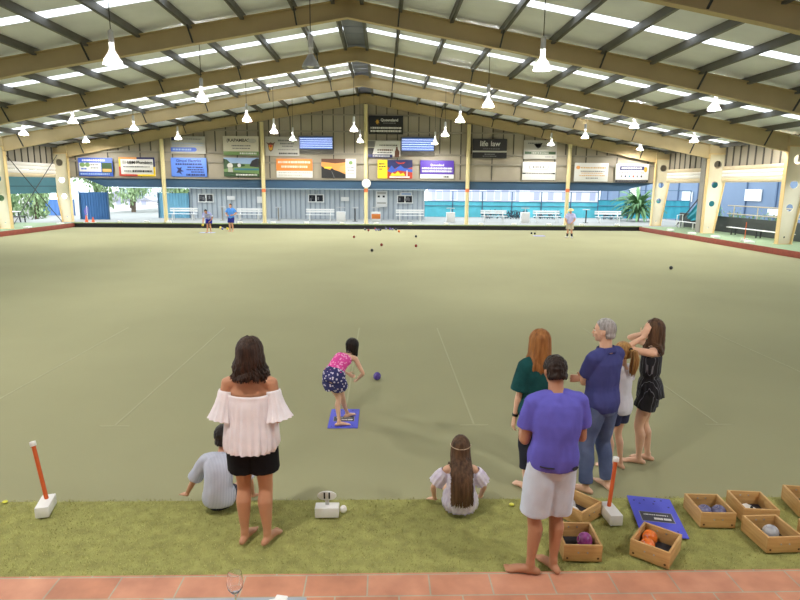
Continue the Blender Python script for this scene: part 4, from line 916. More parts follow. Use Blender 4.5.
# ================================================================ people
def ik(a, b, l1, l2, hint):
    a, b = V(a), V(b); d = b-a; L = d.length
    if L >= (l1+l2)*.999: return a + d*(l1/(l1+l2))
    x = (l1*l1 - l2*l2 + L*L)/(2*L); h = math.sqrt(max(0, l1*l1-x*x)); u = d/L
    n = V(hint) - u*V(hint).dot(u)
    if n.length < 1e-5: n = V((0, 1, 0))
    return a + u*x + n.normalized()*h
def skin_mat(n, c):
    m = mat('skin_'+n, c, .5, var=.06, vscale=5, bump=.03, bscale=90, spec=.35)
    return m
TORSO = {   # t: (half width, half depth) as fractions of the height
    'm': [(0, .055, .05), (.10, .098, .068), (.2, .098, .070), (.38, .088, .060), (.6, .099, .066), (.8, .106, .066), (.88, .092, .055), (.94, .062, .044), (.98, .044, .038), (1, .036, .036)],
    'f': [(0, .055, .05), (.10, .100, .070), (.2, .098, .072), (.42, .072, .052), (.6, .080, .058), (.8, .090, .058), (.91, .076, .044), (.97, .046, .036), (1, .030, .031)],
    'k': [(0, .055, .05), (.10, .088, .064), (.2, .088, .066), (.42, .074, .056), (.6, .078, .058), (.8, .088, .056), (.91, .074, .044), (.97, .046, .038), (1, .032, .033)]}
def lerp_tab(tab, t):
    for a, b in zip(tab, tab[1:]):
        if t <= b[0]:
            f = (t-a[0])/(b[0]-a[0]); f = min(max(f, 0), 1); f = f*f*(3-2*f)
            return a[1]+(b[1]-a[1])*f, a[2]+(b[2]-a[2])*f
    return tab[-1][1], tab[-1][2]

class Fig:
    def __init__(s, label, H, sex, skin, loc, rz, vox=.0075, group=None, **p):
        s.H, s.sex, s.skin, s.vox, s.tab = H, sex, skin, vox, TORSO[sex]
        s.root = thing('person', label, 'person', loc, rz, group)
        g = lambda k, d: p.get(k, d)
        s.P = V(g('P', (0, 0, .525*H))); s.N = V(g('N', (0, .0, .838*H)))
        s.M = V(g('M', (s.P+s.N)/2 + V((0, .012*H, 0))))
        s.hs = V(g('hs', (1, 0, 0))).normalized(); s.ss = V(g('ss', (1, 0, 0))).normalized()
        up = (s.N-s.M).normalized(); low = (s.M-s.P).normalized()
        s.P0 = s.P - low*.062*H
        sw = {'m': .112, 'f': .098, 'k': .098}[sex]*H*g('shw', 1.0); hw = .048*H
        s.hd = g('head', .132*H); s.HF = V(g('HF', (0, 1, 0))).normalized(); s.HU = V(g('HU', (0, 0, 1))); s.HU = (s.HU - s.HF*s.HU.dot(s.HF)).normalized()
        s.HS = s.HF.cross(s.HU).normalized()
        s.HC = s.N + V(g('hoff', (up*.3+s.HU*.7)*(.066*H*.55+s.hd*.5) + s.HF*.018*H))
        s.HR = Matrix((s.HS, s.HF, s.HU)).transposed()
        s.sh = [s.N - up*(.042 if s.sex == 'm' else .034)*H + s.ss*(k*sw) + V(g('shraise', (0, 0, 0))) for k in (-1, 1)]
        s.hip = [s.P + s.hs*(k*hw) for k in (-1, 1)]
        s.wr = [V(x) for x in g('wr', [(-.15*H, .02*H, .49*H), (.15*H, .02*H, .49*H)])]
        s.an = [V(x) for x in g('an', [(-.055*H, 0, .045*H), (.055*H, 0, .045*H)])]
        eh = g('eh', [(-.4, -1, -.2), (.4, -1, -.2)]); kh = g('kh', [(0, 1, 0), (0, 1, 0)])
        s.el = [ik(s.sh[i], s.wr[i], .172*H, .148*H, eh[i]) for i in (0, 1)]
        for i in (0, 1):   # keep the forearm its length
            d = s.wr[i]-s.el[i]; s.wr[i] = s.el[i] + d.normalized()*min(d.length, .15*H)
        s.kn = [ik(s.hip[i], s.an[i], .243*H, .243*H, kh[i]) for i in (0, 1)]
        s.fd = [V(x).normalized() for x in g('fd', [(-.25, 1, 0), (.25, 1, 0)])]
        s.hdir = [V(x).normalized() for x in g('hd_', [s.wr[i]-s.el[i] for i in (0, 1)])]
        s.hn = [V(x) for x in g('hn', [(1, 0, 0), (-1, 0, 0)])]     # palm faces this way
        s.curl = g('curl', .45); s.bulk = g('bulk', 1.0)
        s.body()
    def sp(s, t):
        if t < .12: return s.P0.lerp(s.P, t/.12)
        u = (t-.12)/.88; C = s.M*2 - (s.P+s.N)/2
        return s.P*((1-u)**2) + C*(2*u*(1-u)) + s.N*(u*u)
    def ring(s, t, dx=0, dy=0, n=24, fn=None, kx=1, ky=1, off=(0, 0, 0)):
        a, b = s.sp(max(0, t-.02)), s.sp(min(1, t+.02)); d = (b-a).normalized(); side = s.hs.lerp(s.ss, t)
        sd, nn = frame_of(d, side); c = s.sp(min(max(t, 0), 1)) + V(off)
        if t < 0: c = s.sp(0) + d*(t*s.H*.35)
        rx, ry = lerp_tab(s.tab, max(t, 0)); rx = rx*s.H*s.bulk*kx+dx; ry = ry*s.H*s.bulk*ky+dy
        out = []
        for k in range(n):
            th = 2*PI*k/n; f = fn(th) if fn else 1
            # slightly squared section
            cx, cy = math.cos(th), math.sin(th); e = .88
            out.append(c + sd*(math.copysign(abs(cx)**e, cx)*rx*f) + nn*(math.copysign(abs(cy)**e, cy)*ry*f))
        return out
    def limb(s, q, pts, rad, n=14): q.tube(pts, rad, n, dome=True)
    def hand(s, q, i):
        H = s.H; w, d = s.wr[i], s.hdir[i]; pn = s.hn[i] - d*s.hn[i].dot(d); pn.normalize(); sd = d.cross(pn).normalized()
        thumb_side = sd if (sd.dot(V((0, 1, 0)))+.3*sd.dot(V((0, 0, 1)))) > 0 else -sd
        L = .052*H
        q.tube([w-d*.012*H, w+d*.012*H, w+d*L*.6, w+d*L], [(.015*H, .013*H), (.018*H, .011*H), (.0235*H, .0095*H), (.0225*H, .0085*H)], 12, side=sd, dome=True)
        r = max(.0046*H, s.vox*1.02)
        for k, (o, fl) in enumerate(((.018, .043), (.0062, .048), (-.0056, .045), (-.0172, .036))):
            b = w + d*(L*.92) + thumb_side*(o*H*1.08); c1 = s.curl*(.75+.12*k); p = b; pts = [b-d*.012*H]; dd = d
            for sgm in (.42, .33, .27):
                pts.append(p); dd = (dd*math.cos(c1)+pn*math.sin(c1)).normalized() if sgm != .42 else (d*math.cos(c1*.6)+pn*math.sin(c1*.6)).normalized()
                p = p + dd*(fl*H*sgm)
            pts.append(p); q.tube(pts, [r*1.05, r*1.05, r, r*.95, r*.85], 8, dome=True)
        b = w + d*(L*.22) + thumb_side*(.016*H); td = (thumb_side*.75+d*.75+pn*.35).normalized(); p1 = b+td*.026*H; p2 = p1 + (td*.5+d*.7+pn*.3).normalized()*.022*H
        q.tube([b-td*.008*H, p1, p2], [r*1.35, r*1.2, r*.9], 8, dome=True)
    def foot(s, q, i):
        H = s.H; A, d = s.an[i], s.fd[i]; d = V((d.x, d.y, 0)).normalized(); z0 = A.z-.045*H; sd = V((d.y, -d.x, 0)); ins = -sd if i == 1 else sd   # towards the other foot
        h = lambda f, z, lat=0: V((A.x, A.y, z0)) + d*(f*H) + sd*(lat*H) + V((0, 0, z*H))
        q.tube([h(-.032, .0165), h(-.012, .021), h(.025, .0215), (h(.06, .0165)+ins*.002*H), (h(.082, .0115)+ins*.003*H)], [(.016*H, .0155*H), (.0185*H, .0205*H), (.0195*H, .0205*H), (.0245*H, .0155*H), (.0265*H, .0105*H)], 14, side=sd, dome=True)
        q.tube([A+V((0, 0, .01*H)), h(-.004, .03), h(.03, .024)], [(.0185*H, .0225*H), (.0195*H, .022*H), (.016*H, .014*H)], 12, side=sd, dome=True)
        r = max(.0058*H, s.vox*.95)
        for k, (o, L) in enumerate(((.0185, .03), (.006, .028), (-.004, .025), (-.0125, .021), (-.0205, .017))):
            b = h(.084, .0085) + ins*(o*H); rr = r*(1.45 if k == 0 else 1); q.tube([b-d*.012*H, b+d*(L*.5*H), b+d*(L*H)-V((0, 0, .002*H))], [rr, rr, rr*.9], 8, dome=True)
    def body(s):
        H, B = s.H, s.bulk; q = MB(); m = s.sex == 'm'
        ts = [0, .05, .1, .2, .3, .4, .5, .6, .7, .8, .87, .92, .97, 1]
        q.rings([s.ring(t) for t in ts])
        q.tube([s.N-(s.N-s.M).normalized()*.03*H, s.N+(s.HC-s.N)*.35, s.HC-s.HU*.12*s.hd-s.HF*.06*s.hd], [(.036 if m else .031)*H, (.033 if m else .027)*H, (.034 if m else .028)*H], 14)
        ra = (1.0 if m else .84)*B
        for i in (0, 1):
            a, e, w = s.sh[i], s.el[i], s.wr[i]; inn = s.N.lerp(s.M, .16)
            q.tube([inn.lerp(a, .35), a.lerp(inn, .12), a], [(.036*H*ra), .036*H*ra, .033*H*ra], 14, dome=True)
            s.limb(q, [a, a.lerp(e, .3), a.lerp(e, .65), e], [.032*H*ra, .0305*H*ra, .0265*H*ra, .0225*H*ra])
            s.limb(q, [e, e.lerp(w, .25), e.lerp(w, .65), w], [.0225*H*ra, .0255*H*ra, .020*H*ra, .0150*H*ra])
            s.hand(q, i)
            p, k, an = s.hip[i], s.kn[i], s.an[i]; fw = V((s.fd[i].x, s.fd[i].y, 0))
            rl = B*(1.0 if s.sex != 'k' else .86)
            s.limb(q, [p, p.lerp(k, .25), p.lerp(k, .6), p.lerp(k, .9), k], [.054*H*rl, .053*H*rl, .043*H*rl, .034*H*rl, .0335*H*rl])
            bk = -fw*.010*H
            s.limb(q, [k, k.lerp(an, .12), k.lerp(an, .32)+bk, k.lerp(an, .6)+bk*.5, k.lerp(an, .88), an], [.033*H*rl, .0315*H*rl, .0345*H*rl, .0275*H*rl, .0195*H*rl, .0195*H*rl])
            s.foot(q, i)
        # head
        hd = s.hd; R = s.HR; at = lambda x, y, z: s.HC + R @ V((x*hd, y*hd, z*hd)); sc_ = lambda *r: [v*hd for v in r]
        q.ell(at(0, -.03, .09), sc_(.335, .42, .40), R, 22, 14)
        q.ell(at(0, .10, -.18), sc_(.27, .30, .30), R, 18, 12); q.ell(at(0, .27, -.38), sc_(.12, .11, .10), R, 12, 8)
        q.ell(at(0, .30, .10), sc_(.22, .10, .09), R, 12, 8)
        q.tube([at(0, .37, .07), at(0, .44, -.05), at(0, .47, -.13), at(0, .40, -.17)], [.035*hd, .045*hd, .06*hd, .05*hd], 8, dome=True)
        for k in (-1, 1):
            q.ell(at(k*.35, -.02, -.03), sc_(.035, .10, .14), R @ Matrix.Rotation(k*.25, 3, 'Z'), 10, 8); q.ell(at(k*.17, .28, -.1), sc_(.10, .09, .09), R, 10, 8)
        q.ell(at(0, .38, -.265), sc_(.10, .05, .03), R, 10, 6)
        me = remeshed(q, s.vox, 4); b = link('body', me, s.skin, s.root, True, 180)
        s.body_o = b
        for k in (-1, 1):
            e = MB(); e.ell(at(k*.145, .365, .005), sc_(.055, .035, .034), R, 10, 6); link('eye', e.mesh(), mat('eye_white', (222, 220, 216), .3), b, True, 180)
            e = MB(); e.ell(at(k*.145, .392, .005), sc_(.024, .012, .026), R, 8, 5); link('iris', e.mesh(), mat('iris_dark', (52, 36, 28), .3), b.children[-1], True, 180)
            e = MB(); e.tube([at(k*.07, .405, .085), at(k*.15, .40, .105), at(k*.225, .35, .085)], [.012*hd, .016*hd, .01*hd], 6); link('eyebrow', e.mesh(), s_brow, b, True)
        e = MB(); e.tube([at(-.09, .40, -.265), at(0, .435, -.258), at(.09, .40, -.265)], [.012*hd, .026*hd, .012*hd], 8, dome=True); link('lips', e.mesh(), mat('lips', (176, 96, 90), .45), b, True, 180)
    # ---- garments
    def fold(s, me, amp, fx, fz, seed=0):
        me.update(); off = V((seed*3.1, seed*1.7, seed))
        ns = [v.normal.copy() for v in me.vertices]
        for v, nn in zip(me.vertices, ns):
            p = v.co; v.co = p + nn*(amp*(noise.noise(V((p.x*fx, p.y*fx, p.z*fz))+off) + .5*noise.noise(V((p.x*fx*2.3, p.y*fx*2.3, p.z*fz*2))+off)))
        me.update(); return me
    def shirt(s, name, m, t0=.02, t1=.955, sleeve=.6, ease=.014, flare=.01, sl_flare=.012, amp=.006, fz=5, fx=11, seed=1, collar=None, tuck=0):
        H = s.H; q = MB(); n = 12; ts = [t0+(t1-t0)*i/n for i in range(n+1)]
        q.rings([s.ring(t, ease+flare*(1-i/n), ease*1.1+flare*(1-i/n)) for i, t in enumerate(ts)])
        ra = (1.0 if s.sex == 'm' else .84)*s.bulk
        for i in (0, 1):
            a, e, w = s.sh[i], s.el[i], s.wr[i]; inn = s.N.lerp(s.M, .16)
            q.tube([inn.lerp(a, .3), a.lerp(inn, .1), a], [.038*H*ra+ease, .036*H*ra+ease, .034*H*ra+ease], 16, dome=True)
            if sleeve <= 1: q.tube([a, a.lerp(e, sleeve*.5), a.lerp(e, sleeve)], [.033*H*ra+ease, .031*H*ra+ease*1.1+sl_flare*.5, .029*H*ra+ease+sl_flare], 16)
            else:
                f = sleeve-1; q.tube([a, a.lerp(e, .5), e], [.033*H*ra+ease, .030*H*ra+ease, .027*H*ra+ease], 16, dome=True)
                q.tube([e, e.lerp(w, f*.5), e.lerp(w, f)], [.027*H*ra+ease, .027*H*ra+ease, .024*H*ra+ease+sl_flare*.6], 16)
        me = remeshed(q, max(.009, s.vox*1.15), 5); s.fold(me, amp, fx, fz, seed)
        o = link(name, me, m, s.root, True, 180)
        if collar:
            c = MB(); ax = (s.HC-s.N).normalized(); b0 = s.N - (s.N-s.M).normalized()*.012*H
            r0 = (.046 if s.sex == 'm' else .038)*H
            rg = []
            for z, r in ((0, 1.08), (.026, .98), (.030, 1.02), (.006, 1.32), (0, 1.30)):
                sd, nn = frame_of(ax, s.ss); rg.append([b0+ax*z*H*.9 + sd*(math.cos(2*PI*k/24)*r0*r) + nn*(math.sin(2*PI*k/24)*r0*r) for k in range(24)])
            c.rings(rg, caps=False, closed=True); link('collar', c.mesh(), collar, o, True, 60)
        return o
    def pants(s, name, m, top=.3, end=.8, ease=.014, flare=.02, amp=.005, seed=2, fx=10, fz=5):
        H = s.H; q = MB(); q.rings([s.ring(t, ease, ease) for t in (0, .05, .1, .15, .2, .25, top)]); rl = s.bulk*(1.0 if s.sex != 'k' else .86)
        for i in (0, 1):
            p, k, an = s.hip[i], s.kn[i], s.an[i]
            if end <= 1:
                f = end; q.tube([p+V((0, 0, .01*H)), p.lerp(k, f*.35), p.lerp(k, f*.7), p.lerp(k, f)], [.056*H*rl+ease*.8, .055*H*rl+ease+flare*.4, .050*H*rl+ease+flare*.7, .046*H*rl+ease+flare], 20)
            else:
                f = end-1; q.tube([p, p.lerp(k, .35), p.lerp(k, .75), k], [.055*H*rl+ease*.8, .052*H*rl+ease, .042*H*rl+ease, .037*H*rl+ease], 20, dome=True)
                q.tube([k, k.lerp(an, f*.35)-s.fd[i]*.006*H, k.lerp(an, f*.7), k.lerp(an, f)], [.037*H*rl+ease, .036*H*rl+ease, .030*H*rl+ease+flare*.5, .028*H*rl+ease+flare], 20)
        me = remeshed(q, max(.009, s.vox*1.15), 5); s.fold(me, amp, fx, fz, seed); return link(name, me, m, s.root, True, 180)
    def drape(s, name, m, prof, n=96, pleats=18, seed=0, thick=.005, depth=1.0, off=None):
        """open cloth tube round the trunk: prof = [(t, extra half width, extra half depth, pleat depth)]"""
        r = random.Random(seed); ph = [r.random()*6.28 for _ in range(4)]
        outer, inner = [], []
        for t, dx, dy, pl in prof:
            fn = lambda th, pl=pl: 1 + pl*(.6*math.sin(pleats*th+ph[0]+1.2*math.sin(2*th+ph[1])) + .4*math.sin((pleats*.55)*th+ph[2]))
            o_ = (0, 0, 0) if off is None else off(t)
            outer.append(s.ring(t, dx, dy, n, fn, off=o_)); inner.append(s.ring(t, dx-thick, dy-thick, n, fn, off=o_))
        q = MB(); q.rings(outer + inner[::-1], caps=False, closed=True); return link(name, q.mesh(), m, s.root, True, 80)
    def bell(s, name, m, i, prof, n=48, pleats=11, seed=0, thick=.004):
        """open flared sleeve: prof = [(fraction along shoulder-elbow, radius, pleat)]"""
        a, e = s.sh[i], s.el[i]; ph = seed*1.3; rgo, rgi = [], []; d = (e-a).normalized(); sd, nn = frame_of(d, (0, 1, 0))
        for f, r, pl in prof:
            c = a + (e-a)*f
            for L, rr in ((rgo, r), (rgi, r-thick)): L.append([c + (sd*math.cos(2*PI*k/n) + nn*math.sin(2*PI*k/n))*rr*(1+pl*math.sin(pleats*2*PI*k/n+ph)) for k in range(n)])
        q = MB(); q.rings(rgo+rgi[::-1], caps=False, closed=True); return link(name, q.mesh(), m, s.root, True, 80)
    # ---- hair
    def hair_cap(s, name, m, grow=.035, back=0.0, noise_amp=.006, low=-.18, voxel=None, side=1.0):
        """short hair: a shell over the skull, open at the face"""
        hd, R = s.hd, s.HR; at = lambda x, y, z: s.HC + R @ V((x*hd, y*hd, z*hd)); q = MB()
        q.ell(at(0, -.05, .12), [(.335+grow)*hd*side, (.41+grow)*hd, (.39+grow)*hd], R, 22, 14)
        q.ell(at(0, -.16, low), [(.30+grow)*hd*side, (.27+grow)*hd, .24*hd], R, 18, 10)
        me = remeshed(q, voxel or max(.006, s.vox), 3); keep = []
        inv = R.transposed(); bm = bmesh.new(); bm.from_mesh(me); dele = []
        for v in bm.verts:
            p = (inv @ (v.co-s.HC))/hd; n_ = noise.noise(v.co*70)*.03
            face = p.y > .16+n_ + (.0 if p.z < .16 else (p.z-.16)*.9) and p.z < .40
            ear = abs(p.x) > .22 and p.y > -.10+n_ and p.z < .06
            nape = p.z < low-.14 and True
            if face or ear or nape: dele.append(v)
        bmesh.ops.delete(bm, geom=dele, context='VERTS'); bm.to_mesh(me); bm.free()
        for v in me.vertices:
            p = v.co; v.co = p + (p-s.HC).normalized()*(noise_amp*(noise.noise(p*55)+.6*noise.noise(p*130)))
        me.update(); bm = bmesh.new(); bm.from_mesh(me); g = bmesh.ops.solidify(bm, geom=bm.faces[:], thickness=.006); bm.to_mesh(me); bm.free()
        return link(name, me, m, s.root, True, 180)
    def hair_long(s, name, m, length=.3, wave=.0, n=130, spread=1.0, seed=0, inward=.2, front=.35, thick=.011, back_only=False, vol=1.0, clear=.0):
        """hanging hair: locks that follow the skull from the parting and then fall"""
        hd, R = s.hd, s.HR; rg = random.Random(seed); q = MB(); at = lambda x, y, z: s.HC + R @ V((x*hd, y*hd, z*hd))
        A, B, C = .355*vol, .44*vol, .425*vol
        # scalp layer and inner volume
        q2 = MB(); q2.ell(at(0, -.05, .10), [A*hd, B*hd*.98, C*hd], R, 20, 12)
        me2 = q2.mesh(); bm = bmesh.new(); bm.from_mesh(me2); inv = R.transposed()
        bmesh.ops.delete(bm, geom=[v for v in bm.verts if (lambda p: p.y > .17+(0 if p.z < .2 else (p.z-.2)*1.0) and p.z < .40)((inv @ (v.co-s.HC))/hd)], context='VERTS')
        bm.to_mesh(me2); bm.free(); q.bm.from_mesh(me2)
        down = V((0, 0, -1))
        for i in range(n):
            lay = i % 2
            az = rg.uniform(-1, 1)*(PI*(1-front)) if not back_only else rg.uniform(-1, 1)*1.2     # 0 = straight back
            sx, sy = math.sin(az), -math.cos(az)
            k = 1.0 + .03*rg.random() + lay*.035
            pts, rad = [], []
            L = length*rg.uniform(.86, 1.06)
            e0 = rg.uniform(.9, 1.45)
            for j in range(5):        # over the skull
                e = e0 + (-.12-e0)*j/4
                ce, se = math.cos(max(e, -.3)), math.sin(e)
                pts.append(at(sx*ce*A*k, -.05+sy*ce*B*k, .10+se*C*k))
            base = pts[-1]; ph, fr = rg.random()*6.28, rg.uniform(.8, 1.2)
            axis = s.HC - s.HF*.12*hd
            outv = (base-axis); outv.z = 0
            for j in range(1, 8):
                f = j/7; p = base + down*(L*f)
                p = p - outv*(inward*f) + outv.normalized()*(spread-1)*L*f*.5
                if wave: p = p + V((math.cos(ph), math.sin(ph), 0))*(wave*math.sin(f*9*fr+ph)*f) 
                bc = s.sp(.85) - s.HF*.0
                pts.append(p)
            # keep the locks outside the neck and back
            for j in range(5, len(pts)):
                p = pts[j]
                for t in (1.0, .96, .9, .8, .7, .6, .5, .4, .3):
                    c = s.sp(t); rx, ry = lerp_tab(s.tab, t); rx, ry = rx*s.H+.016+clear*.5, ry*s.H+.022+clear
                    if abs(p.z-c.z) < .05*s.H:
                        d = p-c; u = d.dot(s.ss); w = d.dot(V((0, 0, 1)).cross(s.ss).normalized())
                        e = math.hypot(u/rx, w/ry)
                        if e < 1 and e > 1e-3: 
                            pn = V((0, 0, 1)).cross(s.ss).normalized(); 
                            sgn = -1 if w < ry*.2 else 1
                            w2 = sgn*ry*math.sqrt(max(0, 1-min(1, (u/rx)**2)))
                            pts[j] = p + pn*(w2-w)
            r = thick*rg.uniform(.7, 1.2)
            rad = [(r*.5, r*.4)] + [(r, r*.55)]*(len(pts)-4) + [(r*.85, r*.5), (r*.55, r*.4), (r*.2, r*.2)]
            q.tube(pts, rad, 6)
        return link(name, q.mesh(), m, s.root, True, 70)
def hair_mat(n, c, c2):
    return mat('hair_'+n, c, .42, col2=c2, vscale=38, stretch=(1, 1, .12), bump=.5, bscale=70, spec=.2)
s_brow = mat('brow_hair', (58, 42, 32), .6)

SK1, SK2, SK3, SK4 = skin_mat('tan', (190, 138, 106)), skin_mat('fair', (222, 178, 150)), skin_mat('warm', (200, 148, 118)), skin_mat('olive', (176, 126, 96))
Hbrown, Hblack, Hred, Hgrey, Hblond, Hmid = hair_mat('dark_brown', (34, 24, 20), (70, 48, 36)), hair_mat('black', (22, 18, 18), (48, 40, 38)), hair_mat('auburn', (122, 76, 40), (172, 118, 66)), hair_mat('silver', (120, 116, 114), (196, 192, 190)), hair_mat('dark_blond', (128, 90, 52), (196, 152, 92)), hair_mat('brown', (60, 44, 34), (108, 82, 60))
def cloth(n, c, c2=None, **k): return mat('cloth_'+n, c, .85, col2=c2, var=.06 if not c2 else 0, vscale=k.pop('vs', 9), bump=.25, bscale=220, spec=.15, **k)
TZ = NZ + .014

# 1 woman with the off-shoulder blouse
H = 1.655
f = Fig('woman in off-shoulder white blouse and black shorts standing on the turf, back turned', H, 'f', SK1, (-1.015, 4.42, TZ), 0, .0072,
        an=[(-.085, .0, .045*H), (.10, -.02, .045*H)], fd=[(.18, 1, 0), (.4, 1, 0)], P=(-.005, .02, .528*H), N=(0, .0, .838*H), bulk=1.06, shw=1.03,
        wr=[(-.17, .20, .98), (.17, .20, .98)], eh=[(-.3, -1, -.3), (.3, -1, -.3)], hn=[(1, 0, -.2), (-1, 0, -.2)], HF=(.05, 1, -.12))
f.pants('shorts', cloth('black', (26, 26, 30)), .32, .66, .018, .022, seed=3)
wb = cloth('white_blouse', (238, 232, 236))
f.drape('blouse', wb, [(.79, .018, .020, .0), (.76, .026, .026, .010), (.72, .024, .024, .008), (.70, .030, .030, .018), (.6, .040, .042, .03), (.45, .062, .058, .045), (.3, .050, .050, .055), (.2, .034, .044, .06), (.12, .034, .046, .07), (.07, .052, .062, .075), (.03, .082, .082, .08)], 160, 26, 1)
f.bell('blouse_sleeve', wb, 0, [(.20, .056, .0), (.26, .060, .02), (.38, .060, .03), (.6, .068, .06), (.85, .086, .09), (1.0, .098, .12)], 64, 13, 1)
f.bell('blouse_sleeve', wb, 1, [(.20, .056, .0), (.26, .060, .02), (.38, .060, .03), (.6, .070, .06), (.85, .090, .09), (1.0, .106, .12)], 64, 13, 2)
f.hair_long('hair', Hbrown, .20, .034, 230, 1.16, 3, -.12, .30, .014, vol=1.2)

# 2 boy sitting on the edge
H = 1.30; S = .085*H
f = Fig('boy in pale blue shirt sitting on the turf edge leaning on both hands', H, 'k', SK3, (-1.425, 4.90, TZ), math.radians(4), .006,
        P=(0, 0, S), N=(.02, .10, S+.285*H), M=(0, -.0, S+.15*H), an=[(-.08, .62, -.05), (.08, .62, -.05)], kh=[(0, 0, 1), (0, 0, 1)], fd=[(0, 1, 0), (0, 1, 0)],
        wr=[(-.335, .18, .055), (.27, .13, .055)], eh=[(-1, -.6, 0), (1, -.6, 0)], hd_=[(-.6, .7, -.25), (.4, .8, -.3)], hn=[(0, 0, -1), (0, 0, -1)], curl=.1, HF=(0, 1, -.15), head=.205, shw=1.1)
f.pants('shorts', cloth('navy_shorts', (44, 48, 70)), .3, .75, .012, .012)
sh = stripes('cloth_blue_pinstripe', (168, 174, 194), (196, 200, 214), 0, .012, .5, .85)
f.shirt('shirt', sh, -.02, .96, .95, .018, .014, .018, .008, 6, 12, 4, collar=sh)
f.hair_cap('hair', Hblack, .05, 0, .005, -.2)

# 3 girl sitting with the long hair
H = 1.22; S = .085*H
f = Fig('girl with very long brown hair in lavender white top sitting on the turf edge', H, 'k', SK2, (.69, 4.85, TZ), math.radians(0), .006,
        P=(0, 0, S), N=(0, .05, S+.262*H), M=(0, -.012, S+.135*H), an=[(-.08, .60, -.05), (.08, .60, -.05)], kh=[(0, 0, 1), (0, 0, 1)], fd=[(0, 1, 0), (0, 1, 0)],
        wr=[(-.215, .13, .05), (.205, .16, .05)], eh=[(-1, -.5, 0), (1, -.4, 0)], hd_=[(-.5, .7, -.3), (.2, .9, -.3)], hn=[(0, 0, -1), (0, 0, -1)], curl=.1, HF=(.15, 1, -.05), head=.20)
f.pants('shorts', cloth('pale_shorts', (206, 200, 214)), .3, .7, .012, .012)
lv = cloth('lavender_lace', (206, 196, 220), (232, 228, 238), vs=26)
f.drape('top', lv, [(.80, .016, .018, 0), (.74, .022, .022, .01), (.6, .028, .026, .02), (.45, .034, .03, .03), (.3, .040, .036, .04), (.16, .052, .046, .05), (.04, .066, .058, .06), (-.03, .070, .062, .07)], 120, 20, 5)
f.bell('top_sleeve', lv, 0, [(.10, .046, 0), (.2, .058, .03), (.45, .066, .06), (.7, .064, .09), (.8, .066, .11)], 48, 10, 2)
f.bell('top_sleeve', lv, 1, [(.10, .046, 0), (.2, .058, .03), (.45, .066, .06), (.7, .064, .09), (.8, .066, .11)], 48, 10, 3)
f.hair_long('hair', Hmid, .455, .010, 280, 1.10, 7, -.12, .36, .012, back_only=True, vol=1.12, clear=.045)
q = MB(); hd = f.hd; q.tube([f.HC + f.HR @ V((.44*hd*math.cos(a), -.05*hd+.535*hd*math.sin(a), .16*hd+.05*hd*math.sin(a))) for a in [PI+PI*i/16 for i in range(17)]], .005, 6); q.build('hair_band', mat('hair_band', (196, 176, 150), .6), f.root)

# 4 girl bowling on the mat
H = 1.22
f = Fig('small girl in pink halter top and navy floral shorts bending on the blue mat', H, 'k', SK2, (-.47, 7.2, .009), math.radians(-22), .0062,
        P=(-.09, -.14, .50*H), N=(-.045, .21, .668*H), M=(-.075, .0, .625*H), an=[(-.02, -.13, .045*H), (-.05, .17, .045*H)], fd=[(.75, .6, 0), (.5, 1, 0)], kh=[(.3, 1, 0), (.3, 1, 0)],
        wr=[(-.12, .36, .52), (.06, .28, .50)], eh=[(-.5, -.6, .2), (.9, -.5, .1)], hn=[(1, 0, 0), (-1, .2, 0)], HF=(.15, .9, -.45), head=.20, hoff=(.015, .085, .10), ss=(1, .1, -.1))
flo = cloth('navy_floral', (42, 44, 96), (66, 66, 120), vs=5)
def floral(n, base, spots, scale):
    m = bpy.data.materials.new(n); m.use_nodes = True; nt = m.node_tree; b = nt.nodes['Principled BSDF']; b.inputs['Roughness'].default_value = .85
    tc = nt.nodes.new('ShaderNodeTexCoord'); vo = nt.nodes.new('ShaderNodeTexVoronoi'); vo.inputs['Scale'].default_value = scale; nt.links.new(tc.outputs['Object'], vo.inputs['Vector'])
    r = nt.nodes.new('ShaderNodeValToRGB'); r.color_ramp.interpolation = 'CONSTANT'; r.color_ramp.elements[0].color = (*lin(spots), 1); r.color_ramp.elements[1].color = (*lin(base), 1); r.color_ramp.elements[1].position = .34
    nt.links.new(vo.outputs['Distance'], r.inputs[0]); nt.links.new(r.outputs[0], b.inputs['Base Color']); return m
f.pants('shorts', floral('cloth_navy_floral', (46, 48, 104), (214, 206, 226), 26), .34, .46, .036, .026, .008, 6, 14, 10)
f.drape('halter_top', floral('cloth_pink_floral', (226, 74, 160), (246, 170, 214), 30), [(.80, .010, .012, 0), (.7, .012, .014, .01), (.55, .014, .016, .015), (.4, .02, .02, .03), (.26, .032, .03, .04)], 90, 14, 6)
q = MB(); q.tube([f.sp(.8)+V((.05, .04, 0)), f.N+V((.045, .0, .02)), f.N+V((0, -.045, .03)), f.N+V((-.045, .0, .02)), f.sp(.8)+V((-.05, .04, 0))], .008, 8); q.build('halter_strap', mat('strap_brown', (150, 96, 76), .7), f.root)
f.hair_long('hair', Hblack, .13, .004, 150, 1.0, 9, .15, .34, .011)

